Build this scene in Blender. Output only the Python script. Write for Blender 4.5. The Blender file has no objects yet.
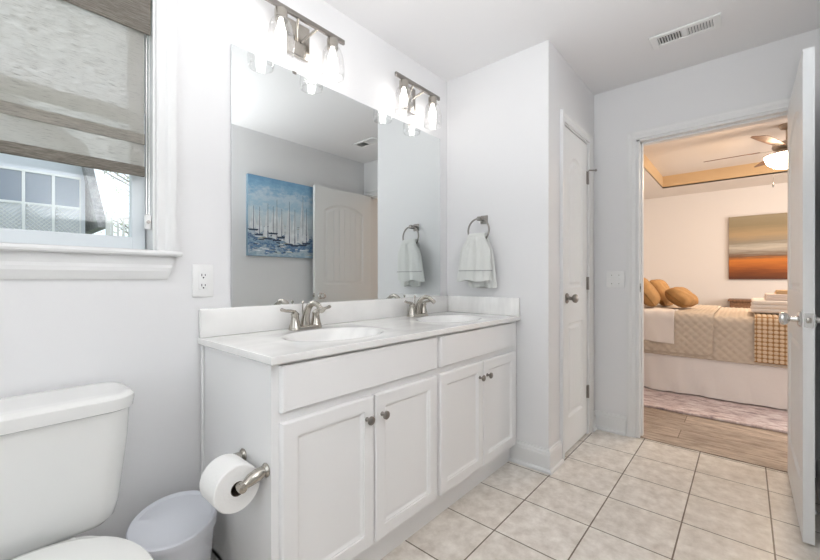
import bpy, bmesh, math, random
from math import sin, cos, pi, radians, sqrt
from mathutils import Vector, Matrix
random.seed(7)
scene = bpy.context.scene
COL = scene.collection

# ------------------------------------------------------------------ camera, world, lights, exposure
H = 1.09
cam_data = bpy.data.cameras.new('camera')
cam_data.sensor_width = 36.0
cam_data.lens = 36.0 * 382.0 / 820.0
cam_data.shift_y = -1.0 / 820.0
cam_data.clip_start = 0.02
cam = bpy.data.objects.new('camera', cam_data)
COL.objects.link(cam)
cam.location = (0, 0, H)
cam.rotation_euler = (radians(90), 0, radians(-48.7))
scene.camera = cam

world = bpy.data.worlds.new('sky')
scene.world = world
world.use_nodes = True
wn = world.node_tree
bg = wn.nodes['Background']
bg.inputs[0].default_value = (0.92, 0.96, 1.0, 1)
WORLD = 1.45           # overcast sky
bg.inputs[1].default_value = WORLD

scene.view_settings.view_transform = 'Standard'
scene.view_settings.look = 'None'
scene.view_settings.gamma = 1.0
scene.view_settings.use_curve_mapping = False
scene.view_settings.exposure = 0.12

BULB = 12          # vanity bulbs
FAN = 78           # ceiling fan bowl
FILL_DOME = 5      # unseen ceiling dome added behind the camera as fill

FILL_LEFT = 4      # fill from a window added in the unseen wall beyond the toilet
FILL_BED = 66       # fill from an unseen window added to the bedroom
FILL_BOUNCE = 26         # added fill light, aimed up like a flash bounced off the ceiling
def area(name, loc, rot, sx, sy, power, col):
    l = bpy.data.lights.new(name, 'AREA'); l.shape = 'RECTANGLE'; l.size = sx; l.size_y = sy; l.energy = power; l.color = col
    o = bpy.data.objects.new(name, l); COL.objects.link(o); o.location = loc; o.rotation_euler = [radians(a) for a in rot]; return o
area('fill_side_window', (-1.09, 0.60, 1.40), (0, -90, 0), 1.50, 1.20, FILL_LEFT, (0.97, 0.985, 1.0))
area('bounced_fill', (0.55, -0.12, 1.50), (180, 0, 0), 0.4, 0.25, FILL_BOUNCE, (0.975, 0.985, 1.0))
area('fill_bedroom_window', (5.4, -2.59, 1.45), (90, 0, 0), 2.3, 1.3, FILL_BED, (1.0, 0.955, 0.91))

# ------------------------------------------------------------------ materials
def new_mat(name):
    m = bpy.data.materials.new(name)
    m.use_nodes = True
    return m, m.node_tree, m.node_tree.nodes['Principled BSDF']

def mat(name, col, rough=0.5, metal=0.0, bump=0.0, bscale=80.0, var=0.0, vscale=6.0, spec=None, stretch=None, coat=0.0):
    m, nt, p = new_mat(name)
    p.inputs['Base Color'].default_value = (*col, 1)
    p.inputs['Roughness'].default_value = rough
    p.inputs['Metallic'].default_value = metal
    if spec is not None: p.inputs['Specular IOR Level'].default_value = spec
    if coat: p.inputs['Coat Weight'].default_value = coat
    tc = nt.nodes.new('ShaderNodeTexCoord')
    src = tc.outputs['Object']
    if stretch:
        mp = nt.nodes.new('ShaderNodeMapping'); mp.inputs['Scale'].default_value = stretch
        nt.links.new(src, mp.inputs[0]); src = mp.outputs[0]
    if bump:
        n = nt.nodes.new('ShaderNodeTexNoise'); n.inputs['Scale'].default_value = bscale; n.inputs['Detail'].default_value = 3
        nt.links.new(src, n.inputs['Vector'])
        b = nt.nodes.new('ShaderNodeBump'); b.inputs['Strength'].default_value = bump; b.inputs['Distance'].default_value = 0.01
        nt.links.new(n.outputs['Fac'], b.inputs['Height']); nt.links.new(b.outputs[0], p.inputs['Normal'])
    if var:
        n2 = nt.nodes.new('ShaderNodeTexNoise'); n2.inputs['Scale'].default_value = vscale; n2.inputs['Detail'].default_value = 5
        nt.links.new(src, n2.inputs['Vector'])
        r = nt.nodes.new('ShaderNodeValToRGB')
        r.color_ramp.elements[0].position = 0.3; r.color_ramp.elements[1].position = 0.7
        r.color_ramp.elements[0].color = (*[c * (1 - var) for c in col], 1)
        r.color_ramp.elements[1].color = (*[min(1, c * (1 + var)) for c in col], 1)
        nt.links.new(n2.outputs['Fac'], r.inputs[0]); nt.links.new(r.outputs[0], p.inputs['Base Color'])
    return m

M = {}
M['wall'] = mat('wall_paint', (0.80, 0.797, 0.80), 0.55, bump=0.03, bscale=260, spec=0.3)
M['ceiling'] = mat('ceiling_paint', (0.84, 0.832, 0.835), 0.8, bump=0.03, bscale=200)
M['trim'] = mat('trim_paint', (0.79, 0.79, 0.785), 0.32)
M['door'] = mat('door_paint', (0.82, 0.82, 0.81), 0.35, bump=0.03, bscale=60, stretch=(9, 9, 0.8))
M['cab'] = mat('cabinet_paint', (0.895, 0.89, 0.885), 0.38)
M['cab_in'] = mat('cabinet_shadow_gap', (0.45, 0.45, 0.44), 0.6)
M['marble'] = mat('cultured_marble', (0.86, 0.85, 0.83), 0.16, var=0.06, vscale=6, coat=0.3, stretch=(1, 4, 1))
M['nickel'] = mat('brushed_nickel', (0.46, 0.43, 0.385), 0.22, 1.0, bump=0.02, bscale=300)
M['nickel_dark'] = mat('dark_brushed_nickel', (0.30, 0.28, 0.26), 0.34, 1.0)
M['chrome'] = mat('satin_chrome', (0.70, 0.69, 0.67), 0.18, 1.0)
M['black'] = mat('black_rubber', (0.02, 0.02, 0.02), 0.6)
M['dark'] = mat('dark_cavity', (0.05, 0.05, 0.055), 0.8)
M['ceramic'] = mat('vitreous_china', (0.83, 0.83, 0.81), 0.10, coat=0.4)
M['seat'] = mat('seat_plastic', (0.84, 0.84, 0.81), 0.22)
M['plastic'] = mat('white_plastic', (0.85, 0.85, 0.84), 0.35)
M['bin'] = mat('grey_blue_plastic', (0.72, 0.74, 0.79), 0.35)
M['paper'] = mat('tissue_paper', (0.90, 0.89, 0.87), 0.95, bump=0.15, bscale=160)
M['cardboard'] = mat('cardboard', (0.10, 0.075, 0.055), 0.9)
M['towel'] = mat('terry_cloth', (0.82, 0.83, 0.80), 1.0, bump=0.6, bscale=420, spec=0.1)
M['tan'] = mat('tray_paint', (0.62, 0.43, 0.24), 0.6)
M['bed_wall'] = mat('bedroom_wall_paint', (0.80, 0.755, 0.72), 0.6, bump=0.03, bscale=220)
M['bed_ceil'] = mat('bedroom_ceiling_paint', (0.80, 0.74, 0.68), 0.8)
M['skirt'] = mat('skirt_cotton', (0.84, 0.80, 0.78), 0.9, bump=0.12, bscale=40)
M['quilt'] = mat('quilt_cotton', (0.60, 0.51, 0.42), 0.75, bump=0.15, bscale=300)
M['sheet'] = mat('sheet_cotton', (0.82, 0.76, 0.72), 0.85, bump=0.08, bscale=60)
M['ochre'] = mat('ochre_linen', (0.40, 0.215, 0.075), 0.85, bump=0.25, bscale=220, var=0.15, vscale=14)
M['blanket'] = mat('white_fleece', (0.82, 0.76, 0.72), 1.0, bump=0.4, bscale=120)
M['blanket_pink'] = mat('blush_fleece', (0.78, 0.68, 0.63), 1.0, bump=0.4, bscale=120)
M['blanket_tan'] = mat('tan_cotton', (0.66, 0.46, 0.27), 1.0, bump=0.4, bscale=120)
M['dresser'] = mat('walnut_wood', (0.22, 0.115, 0.06), 0.5, var=0.3, vscale=8, stretch=(1, 6, 6))
M['blade'] = mat('fan_blade_wood', (0.20, 0.095, 0.045), 0.45, var=0.2, vscale=10)
M['bronze'] = mat('fan_metal', (0.42, 0.36, 0.30), 0.35, 1.0)
M['canvas_edge'] = mat('canvas_edge', (0.20, 0.30, 0.38), 0.8)
M['lawn'] = mat('lawn_grass', (0.10, 0.16, 0.05), 1.0, var=0.4, vscale=3)
M['siding'] = mat('house_siding', (0.62, 0.64, 0.69), 0.7)
M['roof'] = mat('roof_shingle', (0.33, 0.32, 0.33), 0.9, var=0.25, vscale=10)
M['white_wood'] = mat('white_wood', (0.78, 0.78, 0.78), 0.6)
M['deck'] = mat('weathered_wood', (0.74, 0.72, 0.70), 0.8)
M['bark'] = mat('tree_bark', (0.42, 0.39, 0.36), 0.9)
M['leaf'] = mat('spring_leaf', (0.60, 0.64, 0.48), 0.8)
M['screen'] = mat('window_screen', (0.20, 0.24, 0.31), 0.25)
M['sash'] = mat('window_vinyl', (0.74, 0.79, 0.82), 0.35)

def emit_mat(name, col, strength):
    m = bpy.data.materials.new(name); m.use_nodes = True
    nt = m.node_tree; nt.nodes.clear()
    o = nt.nodes.new('ShaderNodeOutputMaterial'); e = nt.nodes.new('ShaderNodeEmission')
    e.inputs[0].default_value = (*col, 1); e.inputs[1].default_value = strength
    nt.links.new(e.outputs[0], o.inputs[0]); return m
M['bulb'] = emit_mat('bulb_glow', (1.0, 0.955, 0.92), BULB)
M['fan_bowl'] = emit_mat('lit_bowl_glass', (1.0, 0.76, 0.53), FAN)
M['dome'] = emit_mat('fill_dome_glass', (1.0, 0.97, 0.94), FILL_DOME)

def thin_glass(name, tint, lo, hi, rough=0.02):
    m = bpy.data.materials.new(name); m.use_nodes = True
    nt = m.node_tree; nt.nodes.clear()
    o = nt.nodes.new('ShaderNodeOutputMaterial'); mx = nt.nodes.new('ShaderNodeMixShader')
    t = nt.nodes.new('ShaderNodeBsdfTransparent'); g = nt.nodes.new('ShaderNodeBsdfGlossy')
    t.inputs[0].default_value = (*tint, 1); g.inputs['Roughness'].default_value = rough
    lw = nt.nodes.new('ShaderNodeLayerWeight'); lw.inputs[0].default_value = 0.35
    mr = nt.nodes.new('ShaderNodeMapRange'); mr.inputs[3].default_value = lo; mr.inputs[4].default_value = hi
    nt.links.new(lw.outputs['Facing'], mr.inputs[0]); nt.links.new(mr.outputs[0], mx.inputs[0])
    nt.links.new(t.outputs[0], mx.inputs[1]); nt.links.new(g.outputs[0], mx.inputs[2]); nt.links.new(mx.outputs[0], o.inputs[0])
    return m
M['pane'] = thin_glass('window_glass', (0.93, 0.96, 0.97), 0.03, 0.35)
M['jar'] = thin_glass('clear_jar_glass', (0.97, 0.97, 0.97), 0.03, 0.6, 0.05)

def mirror_mat():
    m, nt, p = new_mat('mirror_silver')
    p.inputs['Base Color'].default_value = (0.81, 0.84, 0.84, 1); p.inputs['Metallic'].default_value = 1; p.inputs['Roughness'].default_value = 0.0
    return m
M['mirror'] = mirror_mat()

def tile_mat():
    m, nt, p = new_mat('beige_floor_tile')
    tc = nt.nodes.new('ShaderNodeTexCoord'); mp = nt.nodes.new('ShaderNodeMapping')
    mp.inputs['Location'].default_value = (-2.09, -0.517, 0)
    sc = nt.nodes.new('ShaderNodeVectorMath'); sc.operation = 'SCALE'; sc.inputs['Scale'].default_value = 1 / 0.302
    nt.links.new(tc.outputs['Object'], mp.inputs[0]); nt.links.new(mp.outputs[0], sc.inputs[0])
    br = nt.nodes.new('ShaderNodeTexBrick'); br.offset = 0.0; br.squash = 1.0
    br.inputs['Scale'].default_value = 1.0; br.inputs['Brick Width'].default_value = 1.0; br.inputs['Row Height'].default_value = 1.0
    br.inputs['Mortar Size'].default_value = 0.010; br.inputs['Mortar Smooth'].default_value = 0.1; br.inputs['Bias'].default_value = 0
    br.inputs['Color1'].default_value = (0.91, 0.87, 0.815, 1); br.inputs['Color2'].default_value = (0.85, 0.805, 0.745, 1)
    br.inputs['Mortar'].default_value = (0.20, 0.16, 0.12, 1)
    nt.links.new(sc.outputs[0], br.inputs['Vector'])
    n = nt.nodes.new('ShaderNodeTexNoise'); n.inputs['Scale'].default_value = 16; n.inputs['Detail'].default_value = 10; n.inputs['Roughness'].default_value = 0.65
    nt.links.new(tc.outputs['Object'], n.inputs['Vector'])
    r = nt.nodes.new('ShaderNodeValToRGB'); r.color_ramp.elements[0].position = 0.3; r.color_ramp.elements[1].position = 0.75
    r.color_ramp.elements[0].color = (0.70, 0.665, 0.62, 1); r.color_ramp.elements[1].color = (1.10, 1.10, 1.10, 1)
    nt.links.new(n.outputs['Fac'], r.inputs[0])
    mx = nt.nodes.new('ShaderNodeMix'); mx.data_type = 'RGBA'; mx.blend_type = 'MULTIPLY'; mx.inputs[0].default_value = 1.0
    nt.links.new(br.outputs['Color'], mx.inputs[6]); nt.links.new(r.outputs[0], mx.inputs[7]); nt.links.new(mx.outputs[2], p.inputs['Base Color'])
    b = nt.nodes.new('ShaderNodeBump'); b.inputs['Strength'].default_value = 0.5; b.inputs['Distance'].default_value = 0.003; b.invert = True
    nt.links.new(br.outputs['Fac'], b.inputs['Height']); nt.links.new(b.outputs[0], p.inputs['Normal'])
    p.inputs['Roughness'].default_value = 0.34
    return m
M['tile'] = tile_mat()

def wood_floor_mat():
    m, nt, p = new_mat('wood_plank_floor')
    tc = nt.nodes.new('ShaderNodeTexCoord'); mp = nt.nodes.new('ShaderNodeMapping')
    mp.inputs['Rotation'].default_value = (0, 0, radians(90)); mp.inputs['Location'].default_value = (0.35, 0.05, 0)
    nt.links.new(tc.outputs['Object'], mp.inputs[0])
    br = nt.nodes.new('ShaderNodeTexBrick'); br.offset = 0.37; br.inputs['Scale'].default_value = 1.0
    br.inputs['Brick Width'].default_value = 1.1; br.inputs['Row Height'].default_value = 0.19
    br.inputs['Mortar Size'].default_value = 0.0025; br.inputs['Mortar Smooth'].default_value = 0.2
    br.inputs['Color1'].default_value = (0.42, 0.355, 0.30, 1); br.inputs['Color2'].default_value = (0.25, 0.20, 0.16, 1); br.inputs['Mortar'].default_value = (0.10, 0.065, 0.04, 1)
    nt.links.new(mp.outputs[0], br.inputs['Vector'])
    mp2 = nt.nodes.new('ShaderNodeMapping'); mp2.inputs['Scale'].default_value = (9, 2.2, 1)
    nt.links.new(tc.outputs['Object'], mp2.inputs[0])
    n = nt.nodes.new('ShaderNodeTexNoise'); n.inputs['Scale'].default_value = 3; n.inputs['Detail'].default_value = 8; n.inputs['Roughness'].default_value = 0.7
    nt.links.new(mp2.outputs[0], n.inputs['Vector'])
    r = nt.nodes.new('ShaderNodeValToRGB'); r.color_ramp.elements[0].position = 0.3; r.color_ramp.elements[1].position = 0.72
    r.color_ramp.elements[0].color = (0.50, 0.44, 0.38, 1); r.color_ramp.elements[1].color = (1.65, 1.65, 1.65, 1)
    nt.links.new(n.outputs['Fac'], r.inputs[0])
    mx = nt.nodes.new('ShaderNodeMix'); mx.data_type = 'RGBA'; mx.blend_type = 'MULTIPLY'; mx.inputs[0].default_value = 1
    nt.links.new(br.outputs['Color'], mx.inputs[6]); nt.links.new(r.outputs[0], mx.inputs[7]); nt.links.new(mx.outputs[2], p.inputs['Base Color'])
    p.inputs['Roughness'].default_value = 0.4
    return m
M['wood'] = wood_floor_mat()

def shade_mat(name, dens, col):
    """Open-weave fabric: streaky threads with light coming through the gaps."""
    m = bpy.data.materials.new(name); m.use_nodes = True
    nt = m.node_tree; nt.nodes.clear()
    o = nt.nodes.new('ShaderNodeOutputMaterial')
    tc = nt.nodes.new('ShaderNodeTexCoord'); mp = nt.nodes.new('ShaderNodeMapping'); mp.inputs['Scale'].default_value = (16, 16, 230)
    nt.links.new(tc.outputs['Object'], mp.inputs[0])
    n = nt.nodes.new('ShaderNodeTexNoise'); n.inputs['Scale'].default_value = 2.0; n.inputs['Detail'].default_value = 6; n.inputs['Roughness'].default_value = 0.7
    nt.links.new(mp.outputs[0], n.inputs['Vector'])
    r = nt.nodes.new('ShaderNodeValToRGB'); r.color_ramp.elements[0].position = 0.32; r.color_ramp.elements[1].position = 0.70
    r.color_ramp.elements[0].color = (*[c * 0.55 for c in col], 1); r.color_ramp.elements[1].color = (*[min(1, c * 1.35) for c in col], 1)
    nt.links.new(n.outputs['Fac'], r.inputs[0])
    d = nt.nodes.new('ShaderNodeBsdfDiffuse'); t = nt.nodes.new('ShaderNodeBsdfTranslucent'); tr = nt.nodes.new('ShaderNodeBsdfTransparent')
    nt.links.new(r.outputs[0], d.inputs[0]); nt.links.new(r.outputs[0], t.inputs[0])
    a = nt.nodes.new('ShaderNodeMixShader'); a.inputs[0].default_value = 0.5
    nt.links.new(d.outputs[0], a.inputs[1]); nt.links.new(t.outputs[0], a.inputs[2])
    mr = nt.nodes.new('ShaderNodeMapRange'); mr.inputs[1].default_value = 0.45; mr.inputs[2].default_value = 0.75; mr.inputs[3].default_value = 0.02; mr.inputs[4].default_value = dens
    nt.links.new(n.outputs['Fac'], mr.inputs[0])
    b = nt.nodes.new('ShaderNodeMixShader'); nt.links.new(mr.outputs[0], b.inputs[0])
    nt.links.new(a.outputs[0], b.inputs[1]); nt.links.new(tr.outputs[0], b.inputs[2]); nt.links.new(b.outputs[0], o.inputs[0])
    return m
M['shade'] = shade_mat('woven_shade_fabric', 0.55, (0.60, 0.57, 0.525))
M['shade_band'] = shade_mat('woven_shade_fabric_seam', 0.25, (0.53, 0.50, 0.45))
M['shade_dense'] = shade_mat('woven_shade_fabric_doubled', 0.03, (0.36, 0.33, 0.29))

def throw_mat():
    m, nt, p = new_mat('waffle_knit_throw')
    tc = nt.nodes.new('ShaderNodeTexCoord')
    n = nt.nodes.new('ShaderNodeAttribute'); n.attribute_name = 'bump_height'
    r = nt.nodes.new('ShaderNodeValToRGB'); r.color_ramp.elements[0].position = 0.25; r.color_ramp.elements[1].position = 0.75
    r.color_ramp.elements[0].color = (0.36, 0.19, 0.07, 1); r.color_ramp.elements[1].color = (0.74, 0.58, 0.42, 1)
    nt.links.new(n.outputs['Fac'], r.inputs[0]); nt.links.new(r.outputs[0], p.inputs['Base Color'])
    p.inputs['Roughness'].default_value = 0.95
    return m
M['throw'] = throw_mat()

def ramp_art(name, axis, lo, hi, stops, warp, streak):
    """Brushed paint bands across a canvas, along one object axis."""
    m, nt, p = new_mat(name)
    tc = nt.nodes.new('ShaderNodeTexCoord'); sp = nt.nodes.new('ShaderNodeSeparateXYZ')
    nt.links.new(tc.outputs['Object'], sp.inputs[0])
    mp = nt.nodes.new('ShaderNodeMapping'); mp.inputs['Scale'].default_value = streak
    nt.links.new(tc.outputs['Object'], mp.inputs[0])
    n = nt.nodes.new('ShaderNodeTexNoise'); n.inputs['Scale'].default_value = 3; n.inputs['Detail'].default_value = 7; n.inputs['Roughness'].default_value = 0.7
    nt.links.new(mp.outputs[0], n.inputs['Vector'])
    mr = nt.nodes.new('ShaderNodeMapRange'); mr.inputs[1].default_value = lo; mr.inputs[2].default_value = hi
    nt.links.new(sp.outputs[axis], mr.inputs[0])
    ma = nt.nodes.new('ShaderNodeMath'); ma.operation = 'MULTIPLY_ADD'; ma.inputs[1].default_value = warp; 
    nt.links.new(n.outputs['Fac'], ma.inputs[0]); nt.links.new(mr.outputs[0], ma.inputs[2])
    sb = nt.nodes.new('ShaderNodeMath'); sb.operation = 'SUBTRACT'; sb.inputs[1].default_value = warp * 0.5
    nt.links.new(ma.outputs[0], sb.inputs[0])
    r = nt.nodes.new('ShaderNodeValToRGB')
    els = r.color_ramp.elements
    els[0].position, els[0].color = stops[0][0], (*stops[0][1], 1)
    els[1].position, els[1].color = stops[-1][0], (*stops[-1][1], 1)
    for pos, c in stops[1:-1]:
        e = els.new(pos); e.color = (*c, 1)
    nt.links.new(sb.outputs[0], r.inputs[0]); nt.links.new(r.outputs[0], p.inputs['Base Color'])
    p.inputs['Roughness'].default_value = 0.7
    return m
M['sea_art'] = ramp_art('sailing_painting', 'Z', 0.0, 0.73,
    [(0.0, (0.30, 0.42, 0.52)), (0.06, (0.50, 0.60, 0.66)), (0.12, (0.07, 0.17, 0.34)), (0.19, (0.36, 0.50, 0.62)), (0.24, (0.05, 0.12, 0.26)), (0.30, (0.50, 0.60, 0.68)),
     (0.36, (0.62, 0.70, 0.74)), (0.52, (0.66, 0.75, 0.79)), (0.66, (0.40, 0.58, 0.71)), (0.76, (0.56, 0.68, 0.76)), (0.88, (0.26, 0.46, 0.64)), (1.0, (0.18, 0.36, 0.55))], 0.55, (3.2, 1, 5))
M['dusk_art'] = ramp_art('dusk_painting', 'Z', 0.0, 0.93,
    [(0.0, (0.10, 0.030, 0.012)), (0.10, (0.20, 0.055, 0.012)), (0.20, (0.42, 0.12, 0.02)), (0.30, (0.62, 0.20, 0.03)), (0.36, (0.20, 0.10, 0.05)), (0.42, (0.30, 0.25, 0.20)),
     (0.50, (0.55, 0.50, 0.42)), (0.58, (0.30, 0.26, 0.20)), (0.70, (0.45, 0.32, 0.18)), (0.85, (0.30, 0.24, 0.14)), (1.0, (0.34, 0.28, 0.18))], 0.20, (1, 0.8, 9))
M['sail'] = mat('painted_sail', (0.80, 0.83, 0.85), 0.7, var=0.15, vscale=20)
M['paint_dark'] = mat('painted_hull', (0.05, 0.07, 0.11), 0.7)
M['paint_gold'] = mat('painted_sand', (0.50, 0.50, 0.42), 0.7)

def rug_mat():
    m, nt, p = new_mat('faded_rug_pile')
    tc = nt.nodes.new('ShaderNodeTexCoord'); mp = nt.nodes.new('ShaderNodeMapping'); mp.inputs['Scale'].default_value = (7, 2.5, 1)
    nt.links.new(tc.outputs['Object'], mp.inputs[0])
    n = nt.nodes.new('ShaderNodeTexNoise'); n.inputs['Scale'].default_value = 3.2; n.inputs['Detail'].default_value = 8; n.inputs['Roughness'].default_value = 0.75
    nt.links.new(mp.outputs[0], n.inputs['Vector'])
    r = nt.nodes.new('ShaderNodeValToRGB'); els = r.color_ramp.elements
    els[0].position, els[0].color = 0.36, (0.30, 0.24, 0.25, 1); els[1].position, els[1].color = 0.60, (0.80, 0.73, 0.72, 1)
    e = els.new(0.47); e.color = (0.62, 0.50, 0.50, 1)
    nt.links.new(n.outputs['Fac'], r.inputs[0]); nt.links.new(r.outputs[0], p.inputs['Base Color'])
    p.inputs['Roughness'].default_value = 1.0
    b = nt.nodes.new('ShaderNodeBump'); b.inputs['Strength'].default_value = 0.5; b.inputs['Distance'].default_value = 0.01
    nt.links.new(n.outputs['Fac'], b.inputs['Height']); nt.links.new(b.outputs[0], p.inputs['Normal'])
    return m
M['rug'] = rug_mat()

# ------------------------------------------------------------------ mesh builder
class MB:
    def __init__(s): s.v = []; s.f = []; s.m = []; s.s = []
    def add(s, vs, fs, m=0, smooth=False):
        o = len(s.v); s.v += [tuple(v) for v in vs]
        for f in fs: s.f.append([i + o for i in f]); s.m.append(m); s.s.append(smooth)
    def box(s, x0, x1, y0, y1, z0, z1, m=0):
        vs = [(x, y, z) for z in (z0, z1) for y in (y0, y1) for x in (x0, x1)]
        s.add(vs, [(0, 2, 3, 1), (4, 5, 7, 6), (0, 1, 5, 4), (2, 6, 7, 3), (0, 4, 6, 2), (1, 3, 7, 5)], m)
    def rbox(s, x0, x1, y0, y1, z0, z1, r=0.003, seg=2, m=0, smooth=True):
        bm = bmesh.new(); bmesh.ops.create_cube(bm, size=1)
        for v in bm.verts:
            v.co = ((x0 + x1) / 2 + v.co.x * (x1 - x0), (y0 + y1) / 2 + v.co.y * (y1 - y0), (z0 + z1) / 2 + v.co.z * (z1 - z0))
        bmesh.ops.bevel(bm, geom=bm.edges[:], offset=r, segments=seg, profile=0.5, affect='EDGES')
        bm.verts.index_update()
        s.add([v.co[:] for v in bm.verts], [[v.index for v in f.verts] for f in bm.faces], m, smooth); bm.free()
    def tube(s, pts, rad, n=12, m=0, caps=True, closed=False):
        pts = [Vector(p) for p in pts]; k = len(pts)
        rads = rad if isinstance(rad, (list, tuple)) else [rad] * k
        tang = []
        for i in range(k):
            a = pts[i - 1] if (i > 0 or closed) else pts[i]; b = pts[(i + 1) % k] if (i < k - 1 or closed) else pts[i]
            tang.append((b - a).normalized())
        ref = Vector((0, 0, 1)) if abs(tang[0].z) < 0.9 else Vector((1, 0, 0))
        u = (ref - tang[0] * ref.dot(tang[0])).normalized(); vs = []
        for i in range(k):
            u = (u - tang[i] * u.dot(tang[i])).normalized(); w = tang[i].cross(u)
            for j in range(n):
                a = 2 * pi * j / n; vs.append(pts[i] + (u * cos(a) + w * sin(a)) * rads[i])
        fs = []
        for i in range(k if closed else k - 1):
            i2 = (i + 1) % k
            for j in range(n):
                j2 = (j + 1) % n; fs.append((i * n + j, i * n + j2, i2 * n + j2, i2 * n + j))
        if caps and not closed:
            fs.append(tuple(range(n))[::-1]); fs.append(tuple((k - 1) * n + j for j in range(n)))
        s.add(vs, fs, m, True)
    def loft(s, loops, m=0, cap0=True, cap1=True, smooth=True):
        n = len(loops[0]); vs = [p for l in loops for p in l]; fs = []
        for i in range(len(loops) - 1):
            for j in range(n):
                j2 = (j + 1) % n; fs.append((i * n + j, i * n + j2, (i + 1) * n + j2, (i + 1) * n + j))
        if cap0: fs.append(tuple(range(n))[::-1])
        if cap1: fs.append(tuple((len(loops) - 1) * n + j for j in range(n)))
        s.add(vs, fs, m, smooth)
    def lathe(s, prof, c=(0, 0, 0), axis='z', n=24, m=0, cap0=True, cap1=True, sx=1, sy=1):
        c = Vector(c); loops = []
        for r, h in prof:
            l = []
            for j in range(n):
                a = 2 * pi * j / n; p, q = r * cos(a) * sx, r * sin(a) * sy
                l.append(c + Vector({'z': (p, q, h), 'y': (q, h, p), 'x': (h, p, q)}[axis]))
            loops.append(l)
        s.loft(loops, m, cap0, cap1)
    def extrude(s, prof, A, B, out, up, m=0, mit0=0.0, mit1=0.0, mitaxis=0):
        """profile [(depth, height)] swept A->B; out / up vectors; mitre shifts ends by depth (axis 0) or height (axis 1)."""
        A, B, out, up = Vector(A), Vector(B), Vector(out), Vector(up); d = (B - A).normalized()
        l0, l1 = [], []
        for p in prof:
            o = out * p[0] + up * p[1]; l0.append(A + o + d * (mit0 * p[mitaxis])); l1.append(B + o + d * (mit1 * p[mitaxis]))
        s.loft([l0, l1], m, True, True, False)
    def build(s, name, mats, parent=None, loc=None, autosmooth=True):
        me = bpy.data.meshes.new(name); me.from_pydata(s.v, [], s.f)
        if not isinstance(mats, (list, tuple)): mats = [mats]
        for x in mats: me.materials.append(x)
        for p, mi, sm in zip(me.polygons, s.m, s.s): p.material_index = mi; p.use_smooth = sm
        bm = bmesh.new(); bm.from_mesh(me); bmesh.ops.recalc_face_normals(bm, faces=bm.faces[:])
        lim = radians(40)
        for e in bm.edges:
            if len(e.link_faces) == 2 and e.calc_face_angle(0) > lim: e.smooth = False
        bm.to_mesh(me); bm.free(); me.update()
        o = bpy.data.objects.new(name, me); COL.objects.link(o)
        if parent is not None: o.parent = parent
        if loc: o.location = loc
        return o

def tag(o, label=None, cat=None, group=None, kind=None):
    if label: o['label'] = label
    if cat: o['category'] = cat
    if group: o['group'] = group
    if kind: o['kind'] = kind
    return o
def thing(name, label, cat, loc=(0, 0, 0), rz=0.0, group=None, kind=None):
    o = bpy.data.objects.new(name, None); COL.objects.link(o); o.empty_display_size = 0.05
    o.location = loc; o.rotation_euler = (0, 0, rz)
    return tag(o, label, cat, group, kind)
def copy_thing(root, loc, label, group=None, rz=None):
    r = root.copy(); COL.objects.link(r); r.location = loc; r['label'] = label
    if rz is not None: r.rotation_euler = (0, 0, rz)
    for ch in list(root.children):
        c = ch.copy(); COL.objects.link(c); c.parent = r
        for g in ch.children:
            d = g.copy(); COL.objects.link(d); d.parent = c
    return r
def struct(name, mb, m, label, cat): return tag(mb.build(name, m), label, cat, kind='structure')
def rrect(cx, cy, hx, hy, z, r, n=8, e=None):
    """rounded-rectangle loop in the plan"""
    pts = []
    for qx, qy, a0 in ((1, 1, 0), (-1, 1, 90), (-1, -1, 180), (1, -1, 270)):
        for k in range(n + 1):
            a = radians(a0 + 90 * k / n); pts.append((cx + qx * (hx - r) + r * cos(a), cy + qy * (hy - r) + r * sin(a), z))
    return pts

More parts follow.
